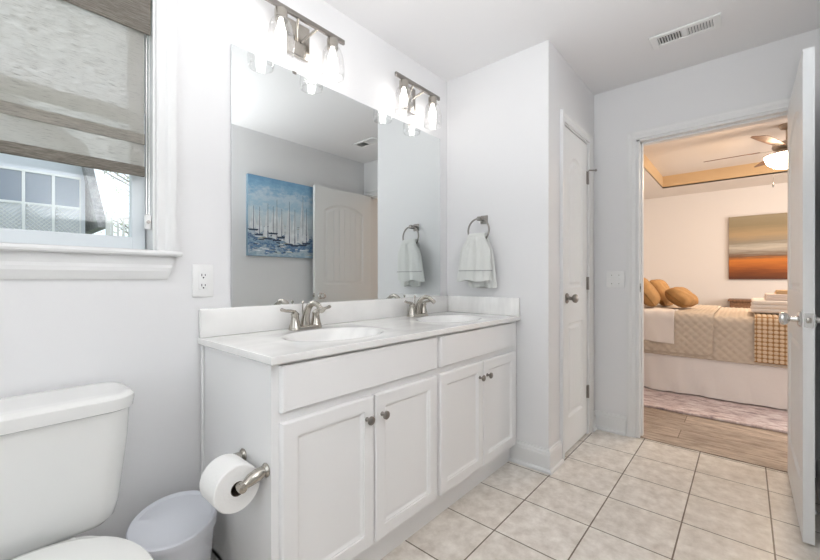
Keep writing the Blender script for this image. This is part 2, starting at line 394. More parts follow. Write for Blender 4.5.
# ------------------------------------------------------------------ panelled faces (doors and cabinet fronts)
def panel_face(mb, T, w, h, panels, m=0):
    """T(x, depth, z) -> world. panels: (a, b, z0, z1, rise, rings[(inset, depth)], grooves)"""
    N = 24
    panels = sorted(panels, key=lambda p: p[2])
    a, b = panels[0][0], panels[0][1]
    top = lambda p, t: p[3] + p[4] * sin(pi * t) ** 0.8
    def q(vs): mb.add([T(*v) for v in vs], [tuple(range(len(vs)))], m)
    q([(0, 0, 0), (a, 0, 0), (a, 0, h), (0, 0, h)]); q([(b, 0, 0), (w, 0, 0), (w, 0, h), (b, 0, h)])
    for i in range(N):
        t0, t1 = i / N, (i + 1) / N; x0, x1 = a + (b - a) * t0, a + (b - a) * t1
        lo0 = lo1 = 0.0
        for p in panels:
            q([(x0, 0, lo0), (x1, 0, lo1), (x1, 0, p[2]), (x0, 0, p[2])]); lo0, lo1 = top(p, t0), top(p, t1)
        q([(x0, 0, lo0), (x1, 0, lo1), (x1, 0, h), (x0, 0, h)])
    for p in panels:
        def outline(ins):
            xa, xb = p[0] + ins, p[1] - ins
            bt = [(xa + (xb - xa) * i / N, p[2] + ins) for i in range(N + 1)]
            tp = [(xa + (xb - xa) * i / N, top(p, i / N) - ins) for i in range(N + 1)]
            return bt + tp[::-1]
        prev, pd = outline(0), 0.0
        for ins, d in p[5]:
            cur = outline(ins); n = len(cur)
            for i in range(n):
                j = (i + 1) % n
                q([(prev[i][0], pd, prev[i][1]), (prev[j][0], pd, prev[j][1]), (cur[j][0], d, cur[j][1]), (cur[i][0], d, cur[i][1])])
            prev, pd = cur, d
        ins = p[5][-1][0]; xa, xb = p[0] + ins, p[1] - ins
        xs = [(0.0, 0), (1.0, 0)]
        g = p[6]; gw = 0.004 / (xb - xa)
        for k in range(1, g):
            xs += [(k / g - gw, 0), (k / g, -0.004), (k / g + gw, 0)]
        for i in range(1, N): xs.append((i / N, None))
        xs.sort(key=lambda e: e[0])
        cl = []
        for t, d in xs:
            if d is None and any(dd is not None and abs(t - tt) < gw * 1.3 for tt, dd in xs): continue
            cl.append((t, d or 0))
        for (t0, d0), (t1, d1) in zip(cl, cl[1:]):
            x0, x1 = xa + (xb - xa) * t0, xa + (xb - xa) * t1
            q([(x0, pd + d0, p[2] + ins), (x1, pd + d1, p[2] + ins), (x1, pd + d1, top(p, t1) - ins), (x0, pd + d0, top(p, t0) - ins)])

RINGS = [(0.010, -0.009), (0.024, -0.011), (0.040, -0.003)]
def door_slab(mb, w, h, th, O, ex, ey):
    """slab from origin O, width along ex, thickness along ey, both faces panelled"""
    O, ex, ey = Vector(O), Vector(ex), Vector(ey); st = min(0.115, w * 0.2)
    pans = [(st, w - st, 0.20, 0.80, 0.0, RINGS, 6), (st, w - st, 1.02, h - 0.23, 0.075, RINGS, 6)]
    panel_face(mb, lambda x, d, z: O + ex * x + ey * (th + d) + Vector((0, 0, z)), w, h, pans)
    panel_face(mb, lambda x, d, z: O + ex * x - ey * d + Vector((0, 0, z)), w, h, pans)
    P = lambda x, y, z: O + ex * x + ey * y + Vector((0, 0, z))
    for vs in ([P(0, 0, 0), P(0, th, 0), P(0, th, h), P(0, 0, h)], [P(w, 0, 0), P(w, th, 0), P(w, th, h), P(w, 0, h)],
               [P(0, 0, 0), P(w, 0, 0), P(w, th, 0), P(0, th, 0)], [P(0, 0, h), P(w, 0, h), P(w, th, h), P(0, th, h)]):
        mb.add(vs, [(0, 1, 2, 3)])

# ------------------------------------------------------------------ room shell
YM, XT, YC, XD, YO, XL, ZC = 1.538, 2.135, 0.835, 3.0, -0.30, -1.10, 2.44
XB = 3.14                      # bedroom side of the door wall
WX0, WX1, WZ0, WZ1 = -0.28, 0.413, 1.187, 2.10      # window opening
DY0, DY1, DZ = -0.215, 0.561, 2.045                 # bedroom doorway
CX0, CX1 = 2.372, 2.846                             # closet doorway

mb = MB(); mb.box(XL - 0.12, XD + 0.03, YO - 0.12, YM + 0.14, -0.10, 0); struct('floor', mb, M['tile'], 'beige square ceramic tile floor of the bathroom', 'floor')
mb = MB(); mb.box(XD + 0.03, 7.62, -2.72, 1.80, -0.10, 0); struct('floor_bedroom', mb, M['wood'], 'brown wood plank floor of the bedroom beyond the doorway', 'floor')
mb = MB(); mb.box(XL - 0.12, XB, YO - 0.12, YM + 0.14, ZC, ZC + 0.1); struct('ceiling', mb, M['ceiling'], 'flat white bathroom ceiling', 'ceiling')

mb = MB()
mb.box(XL - 0.12, WX0, YM, YM + 0.14, 0, ZC); mb.box(WX1, XD, YM, YM + 0.14, 0, ZC)
mb.box(WX0, WX1, YM, YM + 0.14, 0, WZ0); mb.box(WX0, WX1, YM, YM + 0.14, WZ1, ZC)
struct('wall_mirror_side', mb, M['wall'], 'pale grey wall carrying the window and the big mirror', 'wall')
mb = MB(); mb.box(XT, XT + 0.11, YC, YM, 0, ZC); struct('wall_towel_side', mb, M['wall'], 'pale wall at the end of the vanity where the towel hangs', 'wall')
mb = MB(); mb.box(XT + 0.11, CX0, YC, YC + 0.11, 0, ZC); mb.box(CX1, XD, YC, YC + 0.11, 0, ZC); mb.box(CX0, CX1, YC, YC + 0.11, DZ, ZC)
struct('wall_closet_side', mb, M['wall'], 'short wall around the narrow closet door', 'wall')
mb = MB()
mb.box(XD, XB, -2.72, DY0, 0, ZC); mb.box(XD, XB, DY1, 1.80, 0, ZC); mb.box(XD, XB, DY0, DY1, DZ, ZC)
struct('wall_doorway_side', mb, M['wall'], 'pale wall around the bedroom doorway', 'wall')
mb = MB(); mb.box(XL - 0.12, XD, YO - 0.12, YO, 0, ZC); struct('wall_opposite', mb, M['wall'], 'pale wall facing the mirror with the sailing canvas', 'wall')
LY0, LY1, LZ0, LZ1 = -0.02, 1.22, 0.63, 2.17  # opening for the added fill window, out of view
mb = MB(); mb.box(XL - 0.12, XL, YO, LY0, 0, ZC); mb.box(XL - 0.12, XL, LY1, YM, 0, ZC); mb.box(XL - 0.12, XL, LY0, LY1, 0, LZ0); mb.box(XL - 0.12, XL, LY0, LY1, LZ1, ZC)
struct('wall_left', mb, M['wall'], 'pale wall beyond the toilet', 'wall')
# bedroom
TX0, TX1, TY0, TY1, TZ = 3.85, 6.78, -1.7, 0.93, 2.62
mb = MB(); mb.box(7.5, 7.62, -2.72, 1.80, 0, ZC); struct('wall_bedroom_far', mb, M['bed_wall'], 'warm white far bedroom wall with the dusk canvas', 'wall')
mb = MB(); mb.box(XB, 7.5, 1.68, 1.80, 0, ZC); struct('wall_bedroom_left', mb, M['bed_wall'], 'warm white bedroom wall behind the pillows', 'wall')
BWX0, BWX1, BWZ0, BWZ1 = 4.2, 6.6, 0.75, 2.15  # opening for the bedroom's added fill window, out of view
mb = MB(); mb.box(XB, BWX0, -2.72, -2.6, 0, ZC); mb.box(BWX1, 7.5, -2.72, -2.6, 0, ZC); mb.box(BWX0, BWX1, -2.72, -2.6, 0, BWZ0); mb.box(BWX0, BWX1, -2.72, -2.6, BWZ1, ZC)
struct('wall_bedroom_right', mb, M['bed_wall'], 'warm white bedroom wall with an added window opening', 'wall')
mb = MB()
mb.box(XB, TX0, -2.6, 1.68, ZC, ZC + 0.02); mb.box(TX1, 7.5, -2.6, 1.68, ZC, ZC + 0.02)
mb.box(TX0, TX1, -2.6, TY0, ZC, ZC + 0.02); mb.box(TX0, TX1, TY1, 1.68, ZC, ZC + 0.02)
mb.box(TX0 - 0.2, TX1 + 0.2, TY0 - 0.2, TY1 + 0.2, TZ, TZ + 0.05)
struct('ceiling_bedroom', mb, M['bed_ceil'], 'cream bedroom tray ceiling', 'ceiling')
mb = MB()
mb.box(TX0 - 0.02, TX0, TY0 - 0.02, TY1 + 0.02, ZC + 0.002, TZ); mb.box(TX1, TX1 + 0.02, TY0 - 0.02, TY1 + 0.02, ZC + 0.002, TZ)
mb.box(TX0, TX1, TY0 - 0.02, TY0, ZC + 0.002, TZ); mb.box(TX0, TX1, TY1, TY1 + 0.02, ZC + 0.002, TZ)
struct('trim_1', mb, M['tan'], 'tan painted band around the bedroom ceiling tray', 'trim')

# baseboards
BP = [(0, 0), (0.026, 0), (0.026, 0.012), (0.020, 0.020), (0.0145, 0.022), (0.0145, 0.098), (0.011, 0.104), (0.011, 0.114), (0.006, 0.122), (0.006, 0.128), (0, 0.131)]
UP = (0, 0, 1)
mb = MB(); mb.extrude(BP, (XT, 1.077, 0), (XT, YC, 0), (-1, 0, 0), UP, mit1=1); struct('baseboard_towel', mb, M['trim'], 'white baseboard below the hanging towel', 'baseboard')
mb = MB(); mb.extrude(BP, (XT, YC, 0), (CX0 - 0.062, YC, 0), (0, -1, 0), UP, mit0=-1)
mb.extrude(BP, (CX1 + 0.062, YC, 0), (XD, YC, 0), (0, -1, 0), UP, mit1=-1); struct('baseboard_closet', mb, M['trim'], 'short white baseboard beside the closet door', 'baseboard')
mb = MB(); mb.extrude(BP, (XD, YC, 0), (XD, DY1 + 0.064, 0), (-1, 0, 0), UP, mit0=1)
struct('baseboard_doorway', mb, M['trim'], 'white baseboard under the light switch', 'baseboard')
mb = MB(); mb.extrude(BP, (XD, YO, 0), (XL, YO, 0), (0, 1, 0), UP, mit0=1, mit1=-1); struct('baseboard_opposite', mb, M['trim'], 'white baseboard along the wall facing the mirror', 'baseboard')
mb = MB(); mb.extrude(BP, (XL, YM, 0), (0.56, YM, 0), (0, -1, 0), UP, mit0=1); struct('baseboard_mirror', mb, M['trim'], 'white baseboard behind the toilet and the bin', 'baseboard')
mb = MB(); mb.extrude(BP, (XL, YO, 0), (XL, YM, 0), (1, 0, 0), UP, mit0=1, mit1=-1); struct('baseboard_left', mb, M['trim'], 'white baseboard of the wall beyond the toilet', 'baseboard')
mb = MB(); mb.extrude(BP, (7.5, 1.68, 0), (7.5, -2.6, 0), (-1, 0, 0), UP); struct('baseboard_bedroom', mb, M['trim'], 'white baseboard of the far bedroom wall', 'baseboard')

# door casings: profile (out, across) across measured from the opening outwards
CP = [(0, 0.004), (0.010, 0.004), (0.012, 0.010), (0.012, 0.030), (0.016, 0.038), (0.019, 0.046), (0.019, 0.060), (0, 0.060)]
def casing(name, A, B, z1, out, along, label):
    """A, B: opening's edges at floor (vectors), along: unit from A to B"""
    A, B, al = Vector(A), Vector(B), Vector(along); mb = MB(); z = Vector((0, 0, z1))
    mb.extrude(CP, A, A + z, out, -al, mit1=1, mitaxis=1)
    mb.extrude(CP, B, B + z, out, al, mit1=1, mitaxis=1)
    mb.extrude(CP, A + z, B + z, out, UP, mit0=-1, mit1=1, mitaxis=1)
    return struct(name, mb, M['trim'], label, 'door casing')
casing('trim_2', (XD, DY0, 0), (XD, DY1, 0), DZ, (-1, 0, 0), (0, 1, 0), 'white casing around the bedroom doorway, bathroom face')
casing('trim_3', (XB, DY0, 0), (XB, DY1, 0), DZ, (1, 0, 0), (0, 1, 0), 'white casing around the bedroom doorway, bedroom face')
casing('trim_4', (CX0, YC, 0), (CX1, YC, 0), DZ, (0, -1, 0), (1, 0, 0), 'white casing around the narrow closet door')
# jamb of the bedroom doorway with its stop
mb = MB()
mb.box(XD, XB, DY1 - 0.016, DY1, 0, DZ); mb.box(XD, XB, DY0, DY0 + 0.004, 0, DZ); mb.box(XD, XB, DY0, DY1, DZ - 0.012, DZ)
mb.box(XD + 0.042, XD + 0.075, DY1 - 0.027, DY1 - 0.016, 0, DZ - 0.012); mb.box(XD + 0.042, XD + 0.075, DY0, DY1 - 0.016, DZ - 0.024, DZ - 0.012)
struct('trim_5', mb, M['trim'], 'white jamb lining the bedroom doorway', 'door jamb')
mb = MB(); mb.box(XD + 0.015, XD + 0.06, DY0 + 0.005, DY1 - 0.017, 0.0005, 0.006); struct('trim_6', mb, M['wood'], 'thin wood threshold strip between tile and planks', 'threshold')
t = thing('strike_plate', 'small nickel strike plate on the left jamb of the bedroom doorway', 'strike plate', (XD + 0.02, DY1 - 0.0165, 1.03))
mb = MB(); mb.rbox(-0.013, 0.013, -0.0015, 0, -0.030, 0.030, 0.0007, 1); mb.build('plate', M['nickel'], t)
mb = MB(); mb.rbox(-0.006, 0.006, -0.0025, -0.0012, -0.011, 0.011, 0.0004, 1); mb.build('latch_hole', M['dark'], t)

# ------------------------------------------------------------------ doors
def knob_mb(axis_sign):
    mb = MB(); s = axis_sign
    pr = [(0.0, 0), (0.032, 0), (0.033, 0.004), (0.028, 0.009), (0.013, 0.012), (0.011, 0.032), (0.016, 0.037), (0.024, 0.043), (0.0275, 0.052), (0.026, 0.061), (0.018, 0.067), (0.0, 0.069)]
    mb.lathe([(max(r, 0.0005), h * s) for r, h in pr], axis='y', n=28); return mb
def hinge_mb(zc, x, y, dx):
    mb = MB(); mb.tube([(x, y, zc - 0.045), (x, y, zc + 0.045)], 0.0065, 10); mb.box(x, x + dx, y + 0.004, y + 0.0065, zc - 0.044, zc + 0.044); return mb

d1 = thing('door_1', 'narrow white two-panel arched closet door with three grey hinges', 'door', kind='structure')
mb = MB(); door_slab(mb, CX1 - CX0 - 0.010, 2.022, 0.035, (CX0 + 0.005, YC + 0.004, 0.012), (1, 0, 0), (0, 1, 0)); lf = mb.build('leaf', M['door'], d1)
for zc in (0.30, 1.06, 1.80):
    hinge_mb(zc, CX1 - 0.001, YC - 0.004, -0.02).build('hinge', M['nickel_dark'], d1)
mb = MB(); mb.tube([(CX1 - 0.001, YC - 0.004, 1.845), (CX1 - 0.001, YC - 0.010, 1.853), (CX1 + 0.028, YC - 0.040, 1.853)], 0.005, 8)
mb.lathe([(0.008, 0), (0.008, 0.012)], (CX1 + 0.028, YC - 0.052, 1.853), 'y', 12); mb.build('hinge_pin_stop', M['nickel_dark'], d1)
k = knob_mb(-1).build('knob', M['nickel_dark'], d1); k.location = (CX0 + 0.062, YC + 0.004, 0.97)
# jamb lining inside the closet opening, seen as a dark line around the leaf
mb = MB(); mb.box(CX0, CX0 + 0.003, YC, YC + 0.11, 0, DZ); mb.box(CX1 - 0.003, CX1, YC + 0.002, YC + 0.11, 0, DZ); mb.box(CX0, CX1, YC, YC + 0.11, DZ - 0.006, DZ)
struct('trim_7', mb, M['trim'], 'white jamb lining the closet doorway', 'door jamb')
mb = MB(); mb.box(CX0, CX1, YC + 0.125, YC + 0.14, 0, DZ); struct('wall_closet_inside', mb, M['dark'], 'dark closet interior behind the narrow door', 'wall')

d2 = thing('door_2', 'white two-panel arched bedroom door standing open into the bathroom', 'door', (XD - 0.004, -0.212, 0.012), radians(180), kind='structure')
DW = 0.755                 # local +x runs from hinge to free edge, local +y faces the wall behind
mb = MB(); door_slab(mb, DW, 2.02, 0.035, (0, -0.036, 0), (1, 0, 0), (0, 1, 0)); mb.build('leaf', M['door'], d2)
k = knob_mb(-1).build('knob', M['chrome'], d2); k.location = (DW - 0.062, -0.036, 0.908)
k = knob_mb(1).build('knob', M['chrome'], d2); k.location = (DW - 0.062, -0.001, 0.908)
mb = MB(); mb.rbox(DW - 0.0003, DW + 0.0022, -0.032, -0.005, 0.880, 0.938, 0.0008, 1); lp = mb.build('latch_plate', M['chrome'], d2)
mb = MB(); mb.rbox(DW + 0.001, DW + 0.010, -0.026, -0.011, 0.898, 0.920, 0.003, 2); mb.build('latch_bolt', M['nickel'], lp)
for zc in (0.22, 1.0, 1.79):
    mb = MB(); mb.tube([(0, 0.005, zc - 0.045), (0, 0.005, zc + 0.045)], 0.0065, 10); mb.box(0.0, 0.03, -0.001, 0.0012, zc - 0.044, zc + 0.044); mb.build('hinge', M['nickel_dark'], d2)

t = thing('door_stop', 'small sprung door stop on the baseboard behind the open door', 'door stop', (2.45, YO + 0.0145, 0.06))
mb = MB(); mb.tube([(0.006 * cos(a * 0.9), 0.008 + a * 0.0011, 0.006 * sin(a * 0.9)) for a in range(40)], 0.0016, 6); mb.build('spring', M['chrome'], t)
mb = MB(); mb.lathe([(0.011, 0), (0.011, 0.006), (0.007, 0.009)], axis='y', n=16); mb.build('base', M['chrome'], t)
mb = MB(); mb.lathe([(0.007, 0.049), (0.009, 0.052), (0.009, 0.064), (0.006, 0.067)], axis='y', n=16); mb.build('tip', M['plastic'], t)

# ------------------------------------------------------------------ window
w1 = thing('window_1', 'white framed window above the toilet', 'window', kind='structure')
mb = MB()
WP = [(0, 0.0), (0.010, 0.0), (0.013, 0.006), (0.013, 0.026), (0.017, 0.032), (0.020, 0.041), (0.020, 0.058), (0, 0.058)]
A, B = Vector((WX1, YM, WZ0)), Vector((WX1, YM, WZ1)); A2, B2 = Vector((WX0, YM, WZ0)), Vector((WX0, YM, WZ1))
o_ = (0, -1, 0)
mb.extrude(WP, A, B, o_, (1, 0, 0), mit1=1, mitaxis=1); mb.extrude(WP, A2, B2, o_, (-1, 0, 0), mit1=1, mitaxis=1); mb.extrude(WP, B2, B, o_, UP, mit0=-1, mit1=1, mitaxis=1)
mb.build('casing', M['trim'], w1)
mb = MB()
mb.box(WX0, WX0 + 0.008, YM, YM + 0.14, WZ0, WZ1); mb.box(WX1 - 0.008, WX1, YM, YM + 0.14, WZ0, WZ1); mb.box(WX0, WX1, YM, YM + 0.14, WZ1 - 0.008, WZ1)
mb.box(WX0, WX1, YM + 0.03, YM + 0.14, WZ0, WZ0 + 0.006)
mb.build('jamb', M['trim'], w1)
mb = MB(); SP = [(-0.03, 0.008), (-0.03, -0.010), (0.034, -0.010), (0.039, -0.007), (0.041, -0.001), (0.039, 0.005), (0.034, 0.008)]
mb.extrude([(p[0], p[1]) for p in SP], (WX0 - 0.072, YM, WZ0 - 0.008), (WX1 + 0.072, YM, WZ0 - 0.008), o_, UP)
# notch the deep part of the stool to the opening only: the ends sit in front of the wall
mb.v = [(x, min(y, YM - 0.0005) if (x < WX0 or x > WX1) else y, z) for x, y, z in mb.v]
mb.box(WX0 + 0.008, WX1 - 0.008, YM - 0.001, YM + 0.04, WZ0 - 0.018, WZ0)
mb.build('stool', M['trim'], w1)
mb = MB(); AP = [(0, 0), (0.013, 0), (0.013, -0.030), (0.018, -0.040), (0.018, -0.052), (0.010, -0.072), (0.006, -0.080), (0, -0.080)]
mb.extrude(AP, (WX0 - 0.056, YM, WZ0 - 0.018), (WX1 + 0.056, YM, WZ0 - 0.018), o_, UP, mit0=-0.0, mit1=0.25, mitaxis=1); mb.build('apron', M['trim'], w1)
def sash(x0, x1, z0, z1, y, st, br):
    mb = MB(); d = 0.032
    mb.rbox(x0, x0 + st, y, y + d, z0, z1, 0.003, 1); mb.rbox(x1 - st, x1, y, y + d, z0, z1, 0.003, 1)
    mb.rbox(x0 + st - 0.004, x1 - st + 0.004, y, y + d, z0, z0 + br, 0.003, 1); mb.rbox(x0 + st - 0.004, x1 - st + 0.004, y, y + d, z1 - st, z1, 0.003, 1)
    f = mb.build('sash', M['sash'], w1)
    g = MB(); g.box(x0 + st - 0.003, x1 - st + 0.003, y + 0.014, y + 0.018, z0 + br - 0.003, z1 - st + 0.003); g.build('pane', M['pane'], f)
    return f
sash(WX0 + 0.012, WX1 - 0.012, WZ0 + 0.006, 1.68, YM + 0.068, 0.042, 0.044)
sash(WX0 + 0.012, WX1 - 0.012, 1.65, WZ1 - 0.010, YM + 0.104, 0.040, 0.036)

sh = thing('roller_shade', 'woven grey-beige roller shade half lowered over the window', 'window shade', (0, 0, 0))
SY = YM + 0.022
mb = MB(); mb.rbox(WX0 + 0.010, WX1 - 0.012, YM + 0.004, YM + 0.012, 1.930, 2.088, 0.003, 1); mb.rbox(WX0 + 0.010, WX1 - 0.012, YM + 0.012, YM + 0.060, 2.078, 2.088, 0.003, 1)
mb.build('valance', M['shade_dense'], sh)
mb = MB(); x0, x1 = WX0 + 0.016, WX1 - 0.028; NX, NZ = 30, 40; z0, z1 = 1.45, 2.07
vs = [(x0 + (x1 - x0) * i / NX, SY + 0.0015 * sin(i * 0.7) * (1 - j / NZ), z0 + (z1 - z0) * j / NZ) for j in range(NZ + 1) for i in range(NX + 1)]
mb.add(vs, [(j * (NX + 1) + i, j * (NX + 1) + i + 1, (j + 1) * (NX + 1) + i + 1, (j + 1) * (NX + 1) + i) for j in range(NZ) for i in range(NX)], 0, True)
mb.build('fabric', M['shade'], sh)
mb = MB(); mb.rbox(x0 - 0.001, x1 + 0.001, SY - 0.008, SY + 0.006, 1.442, 1.477, 0.003, 2); mb.build('hem_bar', M['shade_dense'], sh)
mb = MB(); mb.rbox(x0 - 0.001, x1 + 0.001, SY - 0.005, SY - 0.002, 1.552, 1.588, 0.001, 1); mb.build('upper_band', M['shade_band'], sh)
mb = MB()
for cx in (WX1 - 0.022, WX1 - 0.014):
    mb.tube([(cx, YM + 0.020, 1.30), (cx, YM + 0.020, 1.95)], 0.0013, 6)
mb.build('bead_chain', M['chrome'], sh)
mb = MB(); mb.rbox(WX1 - 0.028, WX1 - 0.009, YM + 0.012, YM + 0.026, 1.262, 1.312, 0.004, 2); tn = mb.build('chain_tensioner', M['plastic'], sh)
mb = MB(); mb.lathe([(0.006, 0), (0.006, -0.004)], (WX1 - 0.018, YM + 0.012, 1.287), 'y', 14); mb.build('screw', M['nickel_dark'], tn)

w3 = thing('added_window_left', 'unseen white framed window added beyond the toilet for fill light', 'window', kind='structure')
mb = MB()
for a, b, c, d in ((LY0, LY0 + 0.045, LZ0, LZ1), (LY1 - 0.045, LY1, LZ0, LZ1), (LY0, LY1, LZ0, LZ0 + 0.045), (LY0, LY1, LZ1 - 0.045, LZ1), (LY0, LY1, 1.38, 1.42)):
    mb.box(XL - 0.09, XL - 0.05, a, b, c, d)
mb.build('frame', M['trim'], w3)
mb = MB(); mb.box(XL - 0.072, XL - 0.068, LY0 + 0.04, LY1 - 0.04, LZ0 + 0.04, LZ1 - 0.04); mb.build('pane', M['pane'], w3)

# ------------------------------------------------------------------ outside the window
mb = MB(); mb.box(-30, 40, 1.9, 60, -0.85, -0.75); struct('ground', mb, M['lawn'], 'lawn outside the window', 'ground')
hs = thing('neighbouring_house', 'grey house with a screened porch seen through the window', 'house', (0, 14, 0))
mb = MB(); mb.box(-6, 2.05, 0, 3.5, -0.75, 4.45); mb.build('wall', M['siding'], hs)
mb = MB()   # gambrel roof: steep lower flank then a shallow top
prof = [(2.50, 2.55), (2.06, 4.75), (-2.0, 7.4), (-6.06, 4.75), (-6.50, 2.55), (-6.28, 2.55), (-5.9, 4.6), (-2.0, 7.1), (1.9, 4.6), (2.28, 2.55)]
mb.loft([[(x, -0.35, z) for x, z in prof], [(x, 3.8, z) for x, z in prof]], smooth=False); mb.build('roof', M['roof'], hs)
mb = MB(); gp = [(1.86, 4.45), (1.86, 4.6), (-2, 7.1), (-5.86, 4.6), (-5.86, 4.45)]
mb.add([(x, y, z) for y in (-0.005, 0.02) for x, z in gp], [(0, 1, 2, 3, 4), (9, 8, 7, 6, 5)] + [(i, (i + 1) % 5, (i + 1) % 5 + 5, i + 5) for i in range(5)]); mb.build('gable', M['siding'], hs)
PWD = 0.565
for i in range(6):
    x1_ = 1.95 - i * PWD; x0_ = x1_ - PWD
    mb = MB(); mb.box(x0_, x0_ + 0.03, -0.06, 0, 2.30, 3.92); mb.box(x1_ - 0.03, x1_, -0.06, 0, 2.30, 3.92)
    for zz in (2.30, 3.02, 3.86): mb.box(x0_, x1_, -0.055, 0, zz, zz + 0.06)
    f = mb.build('window_frame', M['white_wood'], hs)
    mb = MB(); mb.box(x0_ + 0.02, x1_ - 0.02, -0.02, -0.004, 3.06, 3.88); mb.build('pane', M['screen'], f)
    mb = MB(); mb.box(x0_ + 0.02, x1_ - 0.02, -0.018, -0.006, 2.33, 3.04, 1)
    for kx in range(-7, 8):
        for sg in (1, -1):
            pts = []
            for tt in range(0, 29):
                p = Vector((x0_ + 0.03 + kx * 0.1 + 0.68 * sg * tt / 28, -0.03, 2.34 + 0.68 * tt / 28))
                if x0_ + 0.035 < p.x < x1_ - 0.035: pts.append(p)
            if len(pts) > 2: mb.tube([pts[0], pts[-1]], 0.010, 4)
    mb.build('lattice', [M['white_wood'], M['siding']], f)
rl = thing('deck_railing', 'pale wooden deck railing beside the grey house', 'railing', (2.42, 13.2, 0))
mb = MB(); mb.box(0, 0.85, -0.03, 0.03, 2.78, 2.85); mb.box(0, 0.85, -0.02, 0.02, 2.12, 2.18); mb.box(0.85, 6.0, -0.03, 0.03, 2.52, 2.58); mb.box(0.85, 6.0, -0.02, 0.02, 2.02, 2.07); mb.build('rail', M['deck'], rl)
for i in range(6):
    mb = MB(); mb.box(0.07 + i * 0.13, 0.11 + i * 0.13, -0.02, 0.02, 2.14, 2.80); mb.build('baluster', M['deck'], rl)
for i in range(38):
    mb = MB(); mb.box(0.95 + i * 0.13, 0.99 + i * 0.13, -0.02, 0.02, 2.04, 2.54); mb.build('baluster', M['deck'], rl)
for xx, zz in ((0.0, 2.95), (0.85, 2.95), (2.1, 2.62), (3.4, 2.62), (4.7, 2.62), (5.95, 2.62)):
    mb = MB(); mb.box(xx - 0.05, xx + 0.05, -0.05, 0.05, -0.75, zz); mb.build('post', M['deck'], rl)
mb = MB(); mb.box(-0.1, 6.0, -0.05, 0.6, 1.82, 1.94); mb.build('floor_boards', M['deck'], rl)
def tree(x, y, h, n, seed, label):
    rnd = random.Random(seed); t = thing('tree', label, 'tree', (x, y, -0.75), group='trees beyond the railing')
    mb = MB(); mb.tube([(0, 0, 0), (0.1, 0, h * 0.4), (0.05, 0.1, h * 0.8), (0, 0, h)], [0.16, 0.11, 0.06, 0.02], 8)
    tips = []
    for i in range(n):
        a = rnd.uniform(0, 2 * pi); z = h * rnd.uniform(0.25, 0.92); L = h * rnd.uniform(0.16, 0.34) * (1.15 - z / h * 0.6)
        p0 = Vector((0.06, 0.05, z)); p1 = p0 + Vector((cos(a) * L * 0.5, sin(a) * L * 0.5, L * 0.25)); p2 = p0 + Vector((cos(a) * L, sin(a) * L, L * 0.55))
        mb.tube([p0, p1, p2], [0.04, 0.025, 0.008], 5); tips += [p1, p2, (p1 + p2) / 2]
    mb.build('trunk', M['bark'], t)
    mb = MB()
    for p in tips:
        for q in range(9):
            c = p + Vector((rnd.gauss(0, 0.34), rnd.gauss(0, 0.34), rnd.gauss(0, 0.30))); u = Vector((rnd.gauss(0, 1), rnd.gauss(0, 1), rnd.gauss(0, 1))).normalized(); w = u.orthogonal().normalized(); s_ = rnd.uniform(0.05, 0.10)
            mb.add([c - u * s_, c + w * s_ * 0.5, c + u * s_, c - w * s_ * 0.5], [(0, 1, 2, 3)])
    f = mb.build('foliage', M['leaf'], t); f['kind'] = 'stuff'
tree(5.3, 22.5, 8.5, 30, 3, 'light leafy tree right beside the neighbouring roof')
tree(8.6, 27.0, 10.0, 26, 5, 'taller leafy tree standing farther behind the railing')

# ------------------------------------------------------------------ vanity
VX0, VXM, VX1, VYF = 0.565, 1.343, 2.133, 1.030
def cab_front(mb, x0, x1, z0, z1, y, recess):
    th, ch = 0.019, 0.0045; w, h = x1 - x0 - 2 * ch, z1 - z0 - 2 * ch
    T = lambda x, d, z: Vector((x0 + ch + x, y - th - d, z0 + ch + z))
    if recess: pans = [(0.042, w - 0.042, 0.042, h - 0.042, 0, [(0.002, -0.004), (0.007, -0.004), (0.010, -0.007), (0.015, -0.0095)], 1)]
    else: pans = [(0.008, w - 0.008, 0.008, h - 0.008, 0, [(0.004, 0.0005)], 1)]
    panel_face(mb, T, w, h, pans)
    rect = lambda i, yy: [(x0 + i, yy, z0 + i), (x1 - i, yy, z0 + i), (x1 - i, yy, z1 - i), (x0 + i, yy, z1 - i)]
    mb.loft([rect(ch, y - th), rect(0.0015, y - th + 0.0025), rect(0, y - th + 0.006), rect(0, y)], 0, False, True, False)
def pull(parent, x, z, y):
    mb = MB(); mb.lathe([(0.008, 0), (0.008, -0.003), (0.005, -0.006), (0.0048, -0.013), (0.010, -0.017), (0.0155, -0.022), (0.0150, -0.027), (0.009, -0.031), (0.0005, -0.032)], (x, y, z), 'y', 20)
    return mb.build('knob', M['nickel_dark'], parent)
